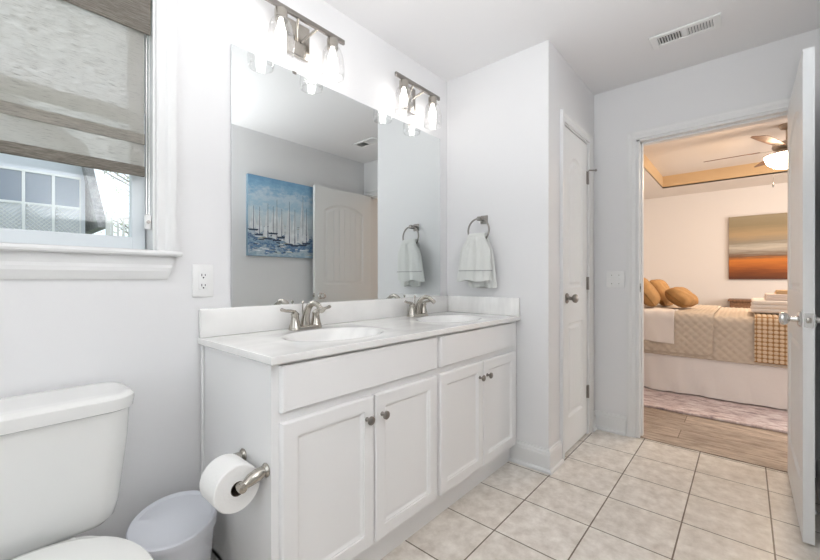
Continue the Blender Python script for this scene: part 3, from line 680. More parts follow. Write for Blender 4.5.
def cabinet(name, label, xa, xb, doors, drawer, knobs, left_side):
    c = thing(name, label, 'cabinet', (0, 0, 0), group='vanity base cabinets')
    mb = MB(); mb.box(xa, xa + 0.016, VYF + 0.019, YM - 0.002, 0.0 if left_side else 0.105, 0.8445)
    mb.box(xb - 0.016, xb, VYF + 0.019, YM - 0.002, 0.105, 0.8445); mb.box(xa, xb, VYF + 0.019, YM - 0.002, 0.105, 0.12)
    mb.box(xa, xb, YM - 0.012, YM - 0.002, 0.105, 0.8445); mb.build('body', M['cab'], c)
    mb = MB(); st = 0.034
    mb.box(xa, xa + st, VYF, VYF + 0.019, 0.105, 0.8445); mb.box(xb - st, xb, VYF, VYF + 0.019, 0.105, 0.8445)
    for z0, z1 in ((0.105, 0.150), (0.655, 0.715), (0.825, 0.8445)): mb.box(xa + st, xb - st, VYF, VYF + 0.019, z0, z1)
    mid = (doors[0][1] + doors[1][0]) / 2; mb.box(mid - 0.02, mid + 0.02, VYF, VYF + 0.019, 0.150, 0.655)
    mb.box(xa + st, xb - st, VYF + 0.010, VYF + 0.019, 0.715, 0.825)
    mb.build('face_frame', M['cab'], c)
    mb = MB(); mb.box(xa + (0.016 if left_side else 0), xb, 1.066, 1.084, 0, 0.105); mb.build('toe_kick', M['cab'], c)
    for (a, b), kx in zip(doors, knobs):
        mb = MB(); cab_front(mb, a, b, 0.130, 0.668, VYF - 0.0005, True); d = mb.build('door', M['cab'], c); pull(d, kx, 0.592, VYF - 0.0195)
    mb = MB(); cab_front(mb, drawer[0], drawer[1], 0.698, 0.836, VYF - 0.0005, False); mb.build('drawer_front', M['cab'], c)
    if left_side:
        mb = MB(); mb.rbox(xa - 0.008, xa, YM - 0.022, YM - 0.002, 0.002, 0.8445, 0.003, 1); mb.build('scribe_strip', M['cab'], c)
    return c
cabinet('vanity_cabinet', 'white base cabinet under the sink nearer the window', VX0, VXM, [(0.588, 0.955), (0.961, 1.328)], (0.588, 1.328), (0.918, 0.993), True)
cabinet('vanity_cabinet', 'white base cabinet under the sink nearer the towel wall', VXM, VX1, [(1.357, 1.719), (1.725, 2.088)], (1.357, 2.088), (1.684, 1.757), False)

ct = thing('countertop', 'white cultured marble countertop with two moulded oval basins', 'countertop')
CXA, CXB, CYA, CYB, CZ = 0.548, 2.1335, 1.000, YM - 0.001, 0.870
SINKS = [(0.955, 1.235), (1.735, 1.235)]; RX, RY = 0.205, 0.150
mb = MB()
NN = 72
def rect_pt(cx, cy, hx, hy0, hy1, a):
    dx, dy = cos(a), sin(a); t = 1e9
    if dx > 1e-9: t = min(t, hx / dx)
    if dx < -1e-9: t = min(t, -hx / dx)
    if dy > 1e-9: t = min(t, hy1 / dy)
    if dy < -1e-9: t = min(t, -hy0 / dy)
    return (cx + dx * t, cy + dy * t)
HX = 0.28
yA, yB = CYA + 0.03, CYB - 0.06
for cx, cy in SINKS:
    hy0, hy1 = cy - yA, yB - cy
    angs = sorted(set([2 * pi * i / NN for i in range(NN)] + [math.atan2(sy, sx) % (2 * pi) for sx in (HX, -HX) for sy in (hy1, -hy0)]))
    loops = [[(*rect_pt(cx, cy, HX, hy0, hy1, a), CZ) for a in angs]]
    for s_, dz in ((1.14, 0), (1.10, 0.002), (1.05, 0.001), (1.0, -0.004), (0.965, -0.014), (0.92, -0.032), (0.84, -0.062), (0.70, -0.095), (0.50, -0.118), (0.28, -0.128), (0.09, -0.132)):
        loops.append([(cx + RX * s_ * cos(a), cy + RY * s_ * sin(a), CZ + dz) for a in angs])
    mb.loft(loops, 0, False, True)
def flat(x0, x1, y0, y1): mb.add([(x0, y0, CZ), (x1, y0, CZ), (x1, y1, CZ), (x0, y1, CZ)], [(0, 1, 2, 3)])
xs = [CXA + 0.003, SINKS[0][0] - HX, SINKS[0][0] + HX, SINKS[1][0] - HX, SINKS[1][0] + HX, CXB]
flat(xs[0], xs[5], CYA + 0.003, yA); flat(xs[0], xs[5], yB, CYB)
for i in (0, 2, 4): flat(xs[i], xs[i + 1], yA, yB)
# rounded nosing, sides and underside
def lp(ins, z): return [(CXA + ins, CYA + ins, z), (CXB, CYA + ins, z), (CXB, CYB, z), (CXA + ins, CYB, z)]
mb.loft([lp(0.003, CZ), lp(0.0008, CZ - 0.0008), lp(0, CZ - 0.003), lp(0, CZ - 0.021), lp(0.004, CZ - 0.025)], 0, False, False)
for y0, y1 in ((CYA + 0.004, 1.08), (1.40, CYB)): mb.add([(CXA + 0.004, y0, CZ - 0.025), (CXB, y0, CZ - 0.025), (CXB, y1, CZ - 0.025), (CXA + 0.004, y1, CZ - 0.025)], [(0, 1, 2, 3)])
mb.build('top', M['marble'], ct)
mb = MB(); mb.rbox(CXA + 0.003, CXB, YM - 0.020, YM - 0.001, CZ, 0.978, 0.004, 2); mb.build('backsplash', M['marble'], ct)
mb = MB(); mb.rbox(CXB - 0.019, CXB, CYA + 0.004, YM - 0.020, CZ, 0.978, 0.004, 2); mb.build('side_splash', M['marble'], ct)
for cx, cy in SINKS:
    mb = MB(); mb.lathe([(0.0005, 0.0), (0.012, 0.001), (0.020, -0.001), (0.021, -0.004)], (cx, cy, CZ - 0.1285), 'z', 24); mb.build('drain', M['chrome'], ct)

# faucets
def faucet(label):
    f = thing('faucet', label, 'faucet', (0.965, 1.462, CZ + 0.0005), group='two-handled faucets on the vanity')
    mb = MB()
    mb.loft([rrect(0, 0, hx, hy, z, min(hx, hy) * 0.98, 8) for hx, hy, z in ((0.080, 0.029, 0), (0.080, 0.029, 0.006), (0.076, 0.026, 0.012), (0.066, 0.020, 0.016))]); mb.build('base', M['nickel'], f)
    for sx in (-1, 1):
        mb = MB(); mb.lathe([(0.026, 0.010), (0.025, 0.016), (0.021, 0.026), (0.0175, 0.046), (0.0155, 0.060), (0.0175, 0.064), (0.0175, 0.070), (0.012, 0.076), (0.008, 0.080), (0.0005, 0.082)], (sx * 0.053, 0, 0), 'z', 22)
        h = mb.build('handle', M['nickel'], f)
        mb = MB(); mb.tube([(sx * 0.050, 0, 0.078), (sx * 0.072, -0.004, 0.082), (sx * 0.100, -0.008, 0.085), (sx * 0.122, -0.010, 0.091), (sx * 0.128, -0.010, 0.092)], [0.006, 0.0072, 0.0066, 0.0075, 0.004], 10); mb.build('lever', M['nickel'], h)
    ctl = [(0.004, 0.012), (0.002, 0.040), (-0.008, 0.072), (-0.028, 0.100), (-0.056, 0.114), (-0.084, 0.111), (-0.106, 0.098), (-0.124, 0.086)]
    rr = [0.022, 0.0185, 0.0160, 0.0140, 0.0125, 0.0118, 0.0115, 0.0135]; path, rad = [], []
    for i in range(len(ctl) - 1):
        p0, p1, p2, p3 = ctl[max(i - 1, 0)], ctl[i], ctl[i + 1], ctl[min(i + 2, len(ctl) - 1)]
        for q in range(4):
            t_ = q / 4; f_ = lambda a, b, c, d: 0.5 * (2 * b + (c - a) * t_ + (2 * a - 5 * b + 4 * c - d) * t_ * t_ + (3 * b - a - 3 * c + d) * t_ ** 3)
            path.append((0, f_(p0[0], p1[0], p2[0], p3[0]), f_(p0[1], p1[1], p2[1], p3[1]))); rad.append(rr[i] + (rr[i + 1] - rr[i]) * t_)
    path.append((0, *ctl[-1])); rad.append(rr[-1])
    mb = MB(); mb.tube(path, rad, 16); mb.build('spout', M['nickel'], f)
    mb = MB(); mb.tube([(0, 0.024, 0.012), (0, 0.024, 0.110)], 0.0028, 8); mb.lathe([(0.003, 0.108), (0.0065, 0.112), (0.0065, 0.118), (0.003, 0.123)], (0, 0.024, 0), 'z', 12); mb.build('lift_rod', M['nickel'], f)
    return f
f1 = faucet('brushed nickel faucet at the basin nearer the window')
copy_thing(f1, (1.735, 1.462, CZ + 0.0005), 'brushed nickel faucet at the basin nearer the towel wall')

# mirror
mr_ = thing('vanity_mirror', 'large frameless mirror above the double vanity', 'mirror')
MX0, MX1, MZ0, MZ1 = 0.669, 2.045, 0.9785, 2.022
mb = MB(); mb.box(MX0 + 0.002, MX1 - 0.002, YM - 0.004, YM - 0.0005, MZ0 + 0.001, MZ1 - 0.002); mb.build('backing', M['dark'], mr_)
mb = MB(); mb.box(MX0, MX1, YM - 0.010, YM - 0.004, MZ0, MZ1); mb.build('glass', M['mirror'], mr_)
for cx, zz in ((0.95, MZ1), (1.735, MZ1)):
    mb = MB(); mb.rbox(cx - 0.010, cx + 0.010, YM - 0.0125, YM - 0.0005, zz - 0.008, zz + 0.004, 0.0015, 1); mb.build('clip', M['nickel_dark'], mr_)

# vanity light bars
def sconce(label):
    L = thing('vanity_light', label, 'wall light', (0.966, YM, 2.208), group='two-shade vanity lights above the mirror')
    mb = MB(); mb.rbox(-0.058, 0.058, -0.022, -0.0005, -0.112, 0.040, 0.006, 2); mb.build('back_plate', M['nickel'], L)
    mb = MB(); yb = -0.094
    mb.rbox(-0.200, 0.200, yb - 0.007, yb + 0.007, 0.000, 0.022, 0.002, 1); mb.build('bar', M['nickel_dark'], L)
    for s in (-1, 1):
        mb = MB(); mb.tube([(s * 0.012, -0.022, -0.045), (s * 0.030, -0.050, -0.018), (s * 0.050, yb, 0.006)], 0.0065, 10); mb.build('arm', M['nickel'], L)
    for s in (-1, 1):
        x = s * 0.131
        mb = MB(); mb.lathe([(0.012, 0.002), (0.022, -0.002), (0.026, -0.006), (0.026, -0.048), (0.020, -0.052)], (x, yb, 0), 'z', 24); so = mb.build('socket', M['nickel'], L)
        mb = MB()
        mb.lathe([(0.024, -0.040), (0.032, -0.045), (0.039, -0.054), (0.046, -0.074), (0.052, -0.104), (0.0555, -0.136), (0.0555, -0.164), (0.051, -0.180)], (x, yb, 0), 'z', 32, cap0=False, cap1=False)
        mb.tube([(x + 0.051 * cos(2 * pi * i / 32), yb + 0.051 * sin(2 * pi * i / 32), -0.180) for i in range(32)], 0.002, 6, closed=True)
        mb.build('glass_shade', M['jar'], so)
        mb = MB(); mb.lathe([(0.011, -0.050), (0.012, -0.064), (0.017, -0.080), (0.0215, -0.098), (0.0225, -0.114), (0.020, -0.130), (0.012, -0.141), (0.001, -0.144)], (x, yb, 0), 'z', 14); mb.build('bulb', M['bulb'], so)
    return L
s1 = sconce('two-shade nickel light bar above the mirror, nearer the window')
copy_thing(s1, (1.722, YM, 2.208), 'two-shade nickel light bar above the mirror, nearer the towel wall')

# unseen ceiling dome added at the toilet end to brighten the room
dl = thing('fill_dome_light', 'unseen round white dome added for fill light at the toilet end', 'ceiling light', (-0.62, 0.62, ZC))
mb = MB(); mb.lathe([(0.155, -0.0005), (0.160, -0.006), (0.160, -0.022), (0.150, -0.026)], axis='z', n=36); mb.build('base', M['chrome'], dl)
mb = MB(); mb.lathe([(0.148, -0.024), (0.140, -0.050), (0.110, -0.076), (0.060, -0.092), (0.001, -0.098)], axis='z', n=24); mb.build('glass_dome', M['dome'], dl)

# ------------------------------------------------------------------ outlet, switch, vent
ot = thing('wall_outlet', 'white duplex wall outlet between window and mirror', 'outlet', (0.566, YM, 1.084))
mb = MB(); mb.rbox(-0.0375, 0.0375, -0.0065, -0.0005, -0.061, 0.061, 0.003, 2); mb.build('cover_plate', M['plastic'], ot)
mb = MB(); mb.rbox(-0.017, 0.017, -0.0085, -0.004, -0.034, 0.034, 0.0015, 1)
rc = mb.build('receptacle', M['plastic'], ot)
for dz in (-0.019, 0.019):
    for dx, hh in ((-0.006, 0.0045), (0.006, 0.0035)):
        mb = MB(); mb.box(dx - 0.0013, dx + 0.0013, -0.0090, -0.0083, dz - hh + 0.002, dz + hh + 0.002); mb.build('slot', M['dark'], rc)
    mb = MB(); mb.lathe([(0.0028, -0.0090), (0.0028, -0.0083)], (0, 0, dz - 0.008), 'y', 12); mb.build('slot', M['dark'], rc)
sw = thing('light_switch', 'white double toggle light switch beside the bedroom doorway', 'light switch', (XD, 0.694, 1.087))
mb = MB(); mb.rbox(-0.0065, -0.0005, -0.058, 0.058, -0.0575, 0.0575, 0.003, 2); mb.build('cover_plate', M['plastic'], sw)
for dy in (-0.023, 0.023):
    mb = MB(); mb.box(-0.0075, -0.006, dy - 0.006, dy + 0.006, -0.013, 0.013); mb.rbox(-0.017, -0.006, dy - 0.004, dy + 0.004, 0.000, 0.010, 0.0015, 1); mb.build('toggle', M['plastic'], sw)
    for dz in (-0.030, 0.030):
        mb = MB(); mb.lathe([(0.003, -0.0074), (0.003, -0.006)], (0, dy, dz), 'x', 10); mb.build('screw', M['nickel'], sw)
vt = thing('ceiling_vent', 'white slotted air vent in the bathroom ceiling', 'vent', (2.555, 0.250, ZC))
mb = MB(); hx, hy, ix, iy = 0.068, 0.157, 0.040, 0.122
mb.rbox(-hx, hx, -hy, -iy, -0.010, -0.0006, 0.003, 1); mb.rbox(-hx, hx, iy, hy, -0.010, -0.0006, 0.003, 1)
mb.rbox(-hx, -ix, -iy - 0.004, iy + 0.004, -0.010, -0.0006, 0.003, 1); mb.rbox(ix, hx, -iy - 0.004, iy + 0.004, -0.010, -0.0006, 0.003, 1); mb.rbox(-ix, ix, -0.010, 0.010, -0.009, -0.0006, 0.002, 1)
mb.build('frame', M['plastic'], vt)
mb = MB(); mb.box(-ix, ix, -iy, iy, -0.0016, -0.0007); mb.build('dark_duct', M['dark'], vt)
mb = MB()
for i in range(19):
    y = -iy + 0.007 + i * (2 * iy - 0.014) / 18
    if abs(y) < 0.012: continue
    sg = 1 if y > 0 else -1
    mb.add([(-ix, y - 0.0045 * sg, -0.009), (ix, y - 0.0045 * sg, -0.009), (ix, y + 0.0035 * sg, -0.002), (-ix, y + 0.0035 * sg, -0.002), (-ix, y - 0.003 * sg, -0.009), (ix, y - 0.003 * sg, -0.009), (ix, y + 0.005 * sg, -0.002), (-ix, y + 0.005 * sg, -0.002)],
           [(0, 1, 2, 3), (4, 5, 6, 7), (0, 1, 5, 4), (2, 3, 7, 6)])
mb.build('louver', M['plastic'], vt)

# ------------------------------------------------------------------ towel ring and towel
tr = thing('towel_ring', 'nickel towel ring on the wall at the end of the vanity', 'towel ring', (XT, 1.246, 1.462))
mb = MB(); mb.rbox(-0.010, -0.0005, -0.026, 0.026, -0.022, 0.030, 0.004, 2); mb.rbox(-0.078, -0.008, -0.012, 0.012, -0.010, 0.016, 0.005, 2); mb.build('mount', M['nickel_dark'], tr)
mb = MB(); rc_ = (-0.070, 0.002, -0.070); mb.tube([(rc_[0] , rc_[1] + 0.074 * sin(2 * pi * i / 48), rc_[2] + 0.074 * cos(2 * pi * i / 48)) for i in range(48)], 0.0055, 10, closed=True); mb.build('ring', M['nickel_dark'], tr)
tw = thing('hand_towel', 'white terry hand towel hanging through the ring', 'towel', (XT - 0.074, 1.250, 0))
def cloth_sheet(name, zt, zb, wt, wb, xoff, ph, th, skew, thick_top):
    mb = MB(); NZ, NA = 40, 72; loops = []
    for j in range(NZ + 1):
        t_ = j / NZ; z = zt + (zb - zt) * t_; e = min(1, t_ * 3.0); e = e * e * (3 - 2 * e)
        w = wt + (wb - wt) * (0.55 * e + 0.45 * t_); d = thick_top + (th - thick_top) * e; lp_ = []
        for i in range(NA):
            a = 2 * pi * i / NA; ca, sa = cos(a), sin(a)
            u = (abs(ca) ** 0.7) * (1 if ca > 0 else -1); v = (abs(sa) ** 0.8) * (1 if sa > 0 else -1)
            rip = 0.006 * sin(u * 7 + ph + t_ * 1.2) * (0.4 + 0.6 * t_) + 0.004 * sin(u * 13 + ph * 2)
            if t_ < 0.05: v *= 0.3 + 14 * t_; 
            hem = 0.006 * sin(u * 5 + ph) * (t_ ** 3)
            lp_.append((xoff + v * d + rip, u * w + skew * t_, z + hem))
        loops.append(lp_)
    mb.loft(loops, 0); return mb.build(name, M['towel'], tw)
front = cloth_sheet('front_fold', 1.350, 1.078, 0.066, 0.126, -0.026, 0.4, 0.012, 0.020, 0.014)
cloth_sheet('back_fold', 1.350, 1.040, 0.060, 0.098, 0.024, 2.0, 0.014, -0.020, 0.014)
mb = MB()   # the loop of cloth over the bottom of the ring
lps = []
for i in range(13):
    a = pi * i / 12; r1, r2 = 0.008, 0.030; lps.append([( -0.002 - 0.022 * cos(a) + 0.009 * cos(a) * (1 if k < 1 else 1) * (k / 9), -0.058 + 0.116 * yk / 8 , 1.345 + (0.030 - 0.020 * (k / 9)) * sin(a)) for yk, k in [(q, 0) for q in range(9)] + [(q, 9) for q in range(8, -1, -1)]])
mb.loft(lps); mb.build('top_fold', M['towel'], tw)
mb = MB(); 
NA = 72; lps = []
for z in (1.139, 1.144):
    lp_ = []
    for i in range(NA):
        a = 2 * pi * i / NA; ca, sa = cos(a), sin(a); t_ = (1.350 - z) / 0.272
        u = (abs(ca) ** 0.7) * (1 if ca > 0 else -1); v = (abs(sa) ** 0.8) * (1 if sa > 0 else -1)
        w = 0.066 + 0.060 * (0.55 + 0.45 * t_); rip = 0.006 * sin(u * 7 + 0.4 + t_ * 1.2) * (0.4 + 0.6 * t_) + 0.004 * sin(u * 13 + 0.8)
        lp_.append((-0.026 + v * 0.0208 + rip, u * (w + 0.0008) + 0.012 * t_, z))
    lps.append(lp_)
mb.loft(lps, 0, False, False); b_ = mb.build('woven_stripe', mat('stripe_grey', (0.42, 0.42, 0.42), 0.9), front); b_['label'] = 'thin grey woven stripe'

# ------------------------------------------------------------------ toilet paper
hold = thing('paper_holder', 'nickel two-post toilet paper holder on the vanity side', 'paper holder', (VX0, 1.128, 0.530))
for s, y in ((-1, -0.072), (1, 0.072)):
    mb = MB(); mb.lathe([(0.0005, -0.0005), (0.020, -0.0006), (0.021, -0.004), (0.017, -0.009), (0.013, -0.012)], (0, y, 0), 'x', 20)
    mb.tube([(-0.008, y, 0), (-0.026, y, -0.004), (-0.048, y, -0.010), (-0.064, y, -0.018), (-0.078, y, -0.022)], [0.014, 0.0185, 0.0175, 0.0125, 0.0145], 14)
    mb.lathe([(0.0005, -0.014), (0.012, -0.012), (0.014, 0), (0.012, 0.012), (0.0005, 0.014)], (-0.075, y, -0.022), 'y', 16); mb.build('post', M['nickel'], hold)
mb = MB(); mb.tube([(-0.075, -0.070, -0.022), (-0.075, 0.070, -0.022)], 0.0075, 12); mb.build('spindle', M['nickel'], hold)
rl_ = thing('toilet_paper_roll', 'white toilet paper roll on the holder', 'toilet paper', (VX0 - 0.075, 1.128, 0.508 - 0.011))
mb = MB(); R0, R1, hw = 0.0205, 0.066, 0.051
mb.lathe([(R0, -hw), (R1 - 0.003, -hw), (R1, -hw + 0.003), (R1, hw - 0.003), (R1 - 0.003, hw), (R0, hw)], axis='y', n=56, cap0=False, cap1=False); mb.build('paper', M['paper'], rl_)
mb = MB(); mb.lathe([(R0 - 0.0002, -hw - 0.0005), (R0 - 0.0002, hw + 0.0005), (R0 - 0.0016, hw + 0.0005), (R0 - 0.0016, -hw - 0.0005), (R0 - 0.0002, -hw - 0.0005)], axis='y', n=32, cap0=False, cap1=False); mb.build('core', M['cardboard'], rl_)

# ------------------------------------------------------------------ bin
bn = thing('waste_bin', 'pale grey-blue round waste bin between toilet and vanity', 'bin', (0.412, 1.352, 0))
mb = MB(); mb.lathe([(0.0005, 0.001), (0.090, 0.001), (0.094, 0.006), (0.113, 0.300), (0.115, 0.308), (0.115, 0.316)], axis='z', n=48); mb.build('body', M['bin'], bn)
mb = MB(); mb.lathe([(0.1165, 0.300), (0.121, 0.302), (0.122, 0.318), (0.121, 0.333), (0.117, 0.337), (0.110, 0.3355), (0.106, 0.333), (0.06, 0.337), (0.0005, 0.338)], axis='z', n=56)
mb.v = [(x, y, z + max(0, z - 0.302) / 0.035 * 0.17 * (0.62 * x + 0.78 * y + 0.02)) for x, y, z in mb.v]   # the lid slopes up towards the wall
mb.build('lid', M['bin'], bn)

# ------------------------------------------------------------------ toilet
TXC = 0.078
to = thing('toilet', 'white two-piece toilet under the window with lid closed', 'toilet', (TXC, 0, 0))
mb = MB(); secs = []
for z, hw_, y0, y1, r in ((0.396, 0.150, 1.375, 1.505, 0.035), (0.402, 0.176, 1.350, 1.512, 0.045), (0.420, 0.190, 1.335, 1.516, 0.050), (0.46, 0.199, 1.328, 1.518, 0.052), (0.55, 0.209, 1.320, 1.518, 0.055), (0.64, 0.217, 1.311, 1.518, 0.055), (0.724, 0.220, 1.304, 1.518, 0.055)):
    secs.append(rrect(0, (y0 + y1) / 2, hw_, (y1 - y0) / 2, z, r, 8))
mb.loft(secs); mb.build('tank', M['ceramic'], to)
mb = MB(); secs = []
for z, g in ((0.7245, -0.006), (0.728, 0.000), (0.750, 0.003), (0.760, 0.002), (0.767, -0.006), (0.7695, -0.022), (0.770, -0.05)):
    secs.append(rrect(0, 1.408, 0.229 + g, 0.113 + g, z, 0.066 + g * 0.8, 10))
mb.loft(secs); mb.build('tank_lid', M['ceramic'], to)
mb = MB(); mb.lathe([(0.014, 0), (0.014, -0.006), (0.008, -0.010), (0.008, -0.018)], (-0.165, 1.311, 0.665), 'y', 16); mb.tube([(-0.165, 1.291, 0.665), (-0.130, 1.288, 0.662), (-0.085, 1.290, 0.655)], [0.008, 0.0065, 0.008], 10); mb.build('flush_lever', M['chrome'], to)
def egg(hw_, y0, y1, z, n=48):
    """elongated bowl plan: squarer back at y1, rounder front at y0"""
    pts = []; ym = y1 - hw_ * 1.25
    for i in range(n):
        a = 2 * pi * i / n; c, s = cos(a), sin(a)
        if s >= 0: e = 0.92; x = hw_ * abs(c) ** e * (1 if c >= 0 else -1); y = ym + (y1 - ym) * abs(s) ** e
        else: x = hw_ * c; y = ym + (ym - y0) * s
        pts.append((x, y, z))
    return pts
mb = MB(); mb.loft([egg(0.120, 0.90, 1.36, 0.001), egg(0.122, 0.89, 1.36, 0.03), egg(0.108, 0.93, 1.34, 0.10), egg(0.112, 0.92, 1.34, 0.20), egg(0.150, 0.86, 1.36, 0.30), egg(0.178, 0.825, 1.38, 0.355), egg(0.183, 0.82, 1.40, 0.385), egg(0.178, 0.825, 1.395, 0.394)]); mb.build('bowl', M['ceramic'], to)
mb = MB(); mb.loft([egg(0.194, 0.815, 1.288, 0.3945), egg(0.199, 0.81, 1.293, 0.399), egg(0.199, 0.81, 1.293, 0.410), egg(0.195, 0.815, 1.288, 0.413)]); mb.build('seat', M['seat'], to)
mb = MB(); mb.loft([egg(0.198, 0.812, 1.296, 0.4145), egg(0.202, 0.808, 1.300, 0.418), egg(0.202, 0.808, 1.300, 0.426), egg(0.197, 0.813, 1.295, 0.4325), egg(0.180, 0.830, 1.28, 0.436), egg(0.10, 0.90, 1.20, 0.4385)]); mb.build('seat_lid', M['seat'], to)
for sx in (-0.075, 0.075):
    mb = MB(); mb.rbox(sx - 0.022, sx + 0.022, 1.262, 1.325, 0.394, 0.4138, 0.004, 2); mb.build('seat_hinge', M['seat'], to)

# ------------------------------------------------------------------ sailing canvas (seen in the mirror)
pc = thing('sailing_canvas', 'blue unframed canvas of white sailboats, seen in the mirror', 'painting', (1.60, YO, 1.30))
PW, PH = 0.71, 0.73
mb = MB(); mb.box(0, PW, 0.0005, 0.030, 0, PH); mb.build('stretcher', M['canvas_edge'], pc)
mb = MB(); mb.add([(0.001, 0.0306, 0.001), (PW - 0.001, 0.0306, 0.001), (PW - 0.001, 0.0306, PH - 0.001), (0.001, 0.0306, PH - 0.001)], [(0, 1, 2, 3)])
rnd = random.Random(11)
# the wall is seen from +y, so the picture's left is at large x; the mirror flips it back
boats = [(0.60, 0.20, 0.20), (0.52, 0.17, 0.27), (0.43, 0.16, 0.33), (0.38, 0.19, 0.22), (0.30, 0.13, 0.36), (0.24, 0.12, 0.30), (0.15, 0.13, 0.44), (0.11, 0.15, 0.30), (0.66, 0.24, 0.16), (0.47, 0.22, 0.20)]
for bi, (bx, bz, hh) in enumerate(boats):
    bx = PW - bx; y_ = 0.0312 + bi * 0.0006
    mb.add([(bx - 0.005, y_, bz), (bx - 0.005, y_, bz + hh), (bx - 0.035 - hh * 0.05, y_, bz + 0.02)], [(0, 1, 2)], 1)
    mb.add([(bx + 0.005, y_, bz + 0.01), (bx + 0.005, y_, bz + hh * 0.86), (bx + 0.032, y_, bz + 0.03)], [(0, 1, 2)], 1)
    mb.add([(bx - 0.0025, y_ + 0.0004, bz - 0.01), (bx + 0.0025, y_ + 0.0004, bz - 0.01), (bx + 0.0015, y_ + 0.0004, bz + hh + 0.05), (bx - 0.0015, y_ + 0.0004, bz + hh + 0.05)], [(0, 1, 2, 3)], 2)
    mb.add([(bx - 0.055, y_ + 0.0002, bz), (bx + 0.05, y_ + 0.0002, bz + 0.004), (bx + 0.035, y_ + 0.0002, bz - 0.012), (bx - 0.04, y_ + 0.0002, bz - 0.014)], [(0, 1, 2, 3)], 2)
for i in range(110):
    x, z = rnd.uniform(0.02, PW - 0.09), rnd.uniform(0.02, 0.30); w_ = rnd.uniform(0.02, 0.08); h_ = rnd.uniform(0.003, 0.010)
    mb.add([(x, 0.0307 + i * 2e-6, z), (x + w_, 0.0307 + i * 2e-6, z + rnd.uniform(-0.004, 0.004)), (x + w_ * 0.9, 0.0307 + i * 2e-6, z + h_), (x + w_ * 0.1, 0.0307 + i * 2e-6, z + h_)], [(0, 1, 2, 3)], rnd.choice((1, 1, 2, 3)))
mb.build('picture', [M['sea_art'], M['sail'], M['paint_dark'], M['paint_gold']], pc)

# ------------------------------------------------------------------ bedroom
w2 = thing('added_window_bedroom', 'unseen white framed window added in the bedroom side wall for fill light', 'window', kind='structure')
mb = MB()
for a, b, c, d in ((BWX0, BWX0 + 0.05, BWZ0, BWZ1), (BWX1 - 0.05, BWX1, BWZ0, BWZ1), ((BWX0 + BWX1) / 2 - 0.04, (BWX0 + BWX1) / 2 + 0.04, BWZ0, BWZ1), (BWX0, BWX1, BWZ0, BWZ0 + 0.05), (BWX0, BWX1, BWZ1 - 0.05, BWZ1), (BWX0, BWX1, 1.43, 1.47)):
    mb.box(a, b, -2.68, -2.64, c, d)
mb.build('frame', M['trim'], w2)
mb = MB(); mb.box(BWX0 + 0.04, BWX1 - 0.04, -2.662, -2.658, BWZ0 + 0.04, BWZ1 - 0.04); mb.build('pane', M['pane'], w2)

BXF, BXR, BYF, BYH, BZT = 4.33, 5.80, -0.55, 1.55, 0.745
mb = MB(); mb.rbox(3.77, 6.2, -1.3, 1.35, 0.0005, 0.022, 0.008, 2); tag(mb.build('area_rug', M['rug']), 'faded pinkish white area rug under the bed', 'rug')
bed = thing('bed', 'wide bed with a white skirt beyond the doorway', 'bed')
mb = MB(); NY = 150; rings = []
for z, off in ((0.034, 0.012), (0.09, 0.010), (0.15, 0.007), (0.21, 0.004), (0.28, 0.002), (0.34, 0.001), (0.385, 0.0)):
    l = []
    for i in range(NY + 1):
        y = BYF + (BYH - BYF) * i / NY; l.append((BXF - off - 1.8 * (0.030 * sin(y * 13 + z * 7) + 0.018 * sin(y * 31 + 1 - z * 12) + 0.010 * sin(y * 57)) * (0.42 - z) * (0.4 + 0.6 * sin(y * 2.3) ** 2), y, z))
    rings.append(l + [(BXR + off, BYH, z), (BXR + off, BYF, z)])
mb.loft(rings); mb.build('bed_skirt', M['skirt'], bed)
mb = MB(); mb.rbox(BXF - 0.005, BXR + 0.005, BYF, BYH, 0.386, BZT, 0.07, 5); mb.build('mattress', M['sheet'], bed)
mb = MB(); mb.rbox(BXF - 0.04, BXR + 0.04, BYH + 0.005, BYH + 0.075, 0.022, 1.25, 0.012, 2); mb.build('headboard', M['dresser'], bed)
for x in (BXF + 0.1, BXR - 0.1):
    for y in (BYF + 0.1, BYH - 0.15):
        mb = MB(); mb.box(x - 0.03, x + 0.03, y - 0.03, y + 0.03, 0.0225, 0.033); mb.build('foot', M['black'], bed)

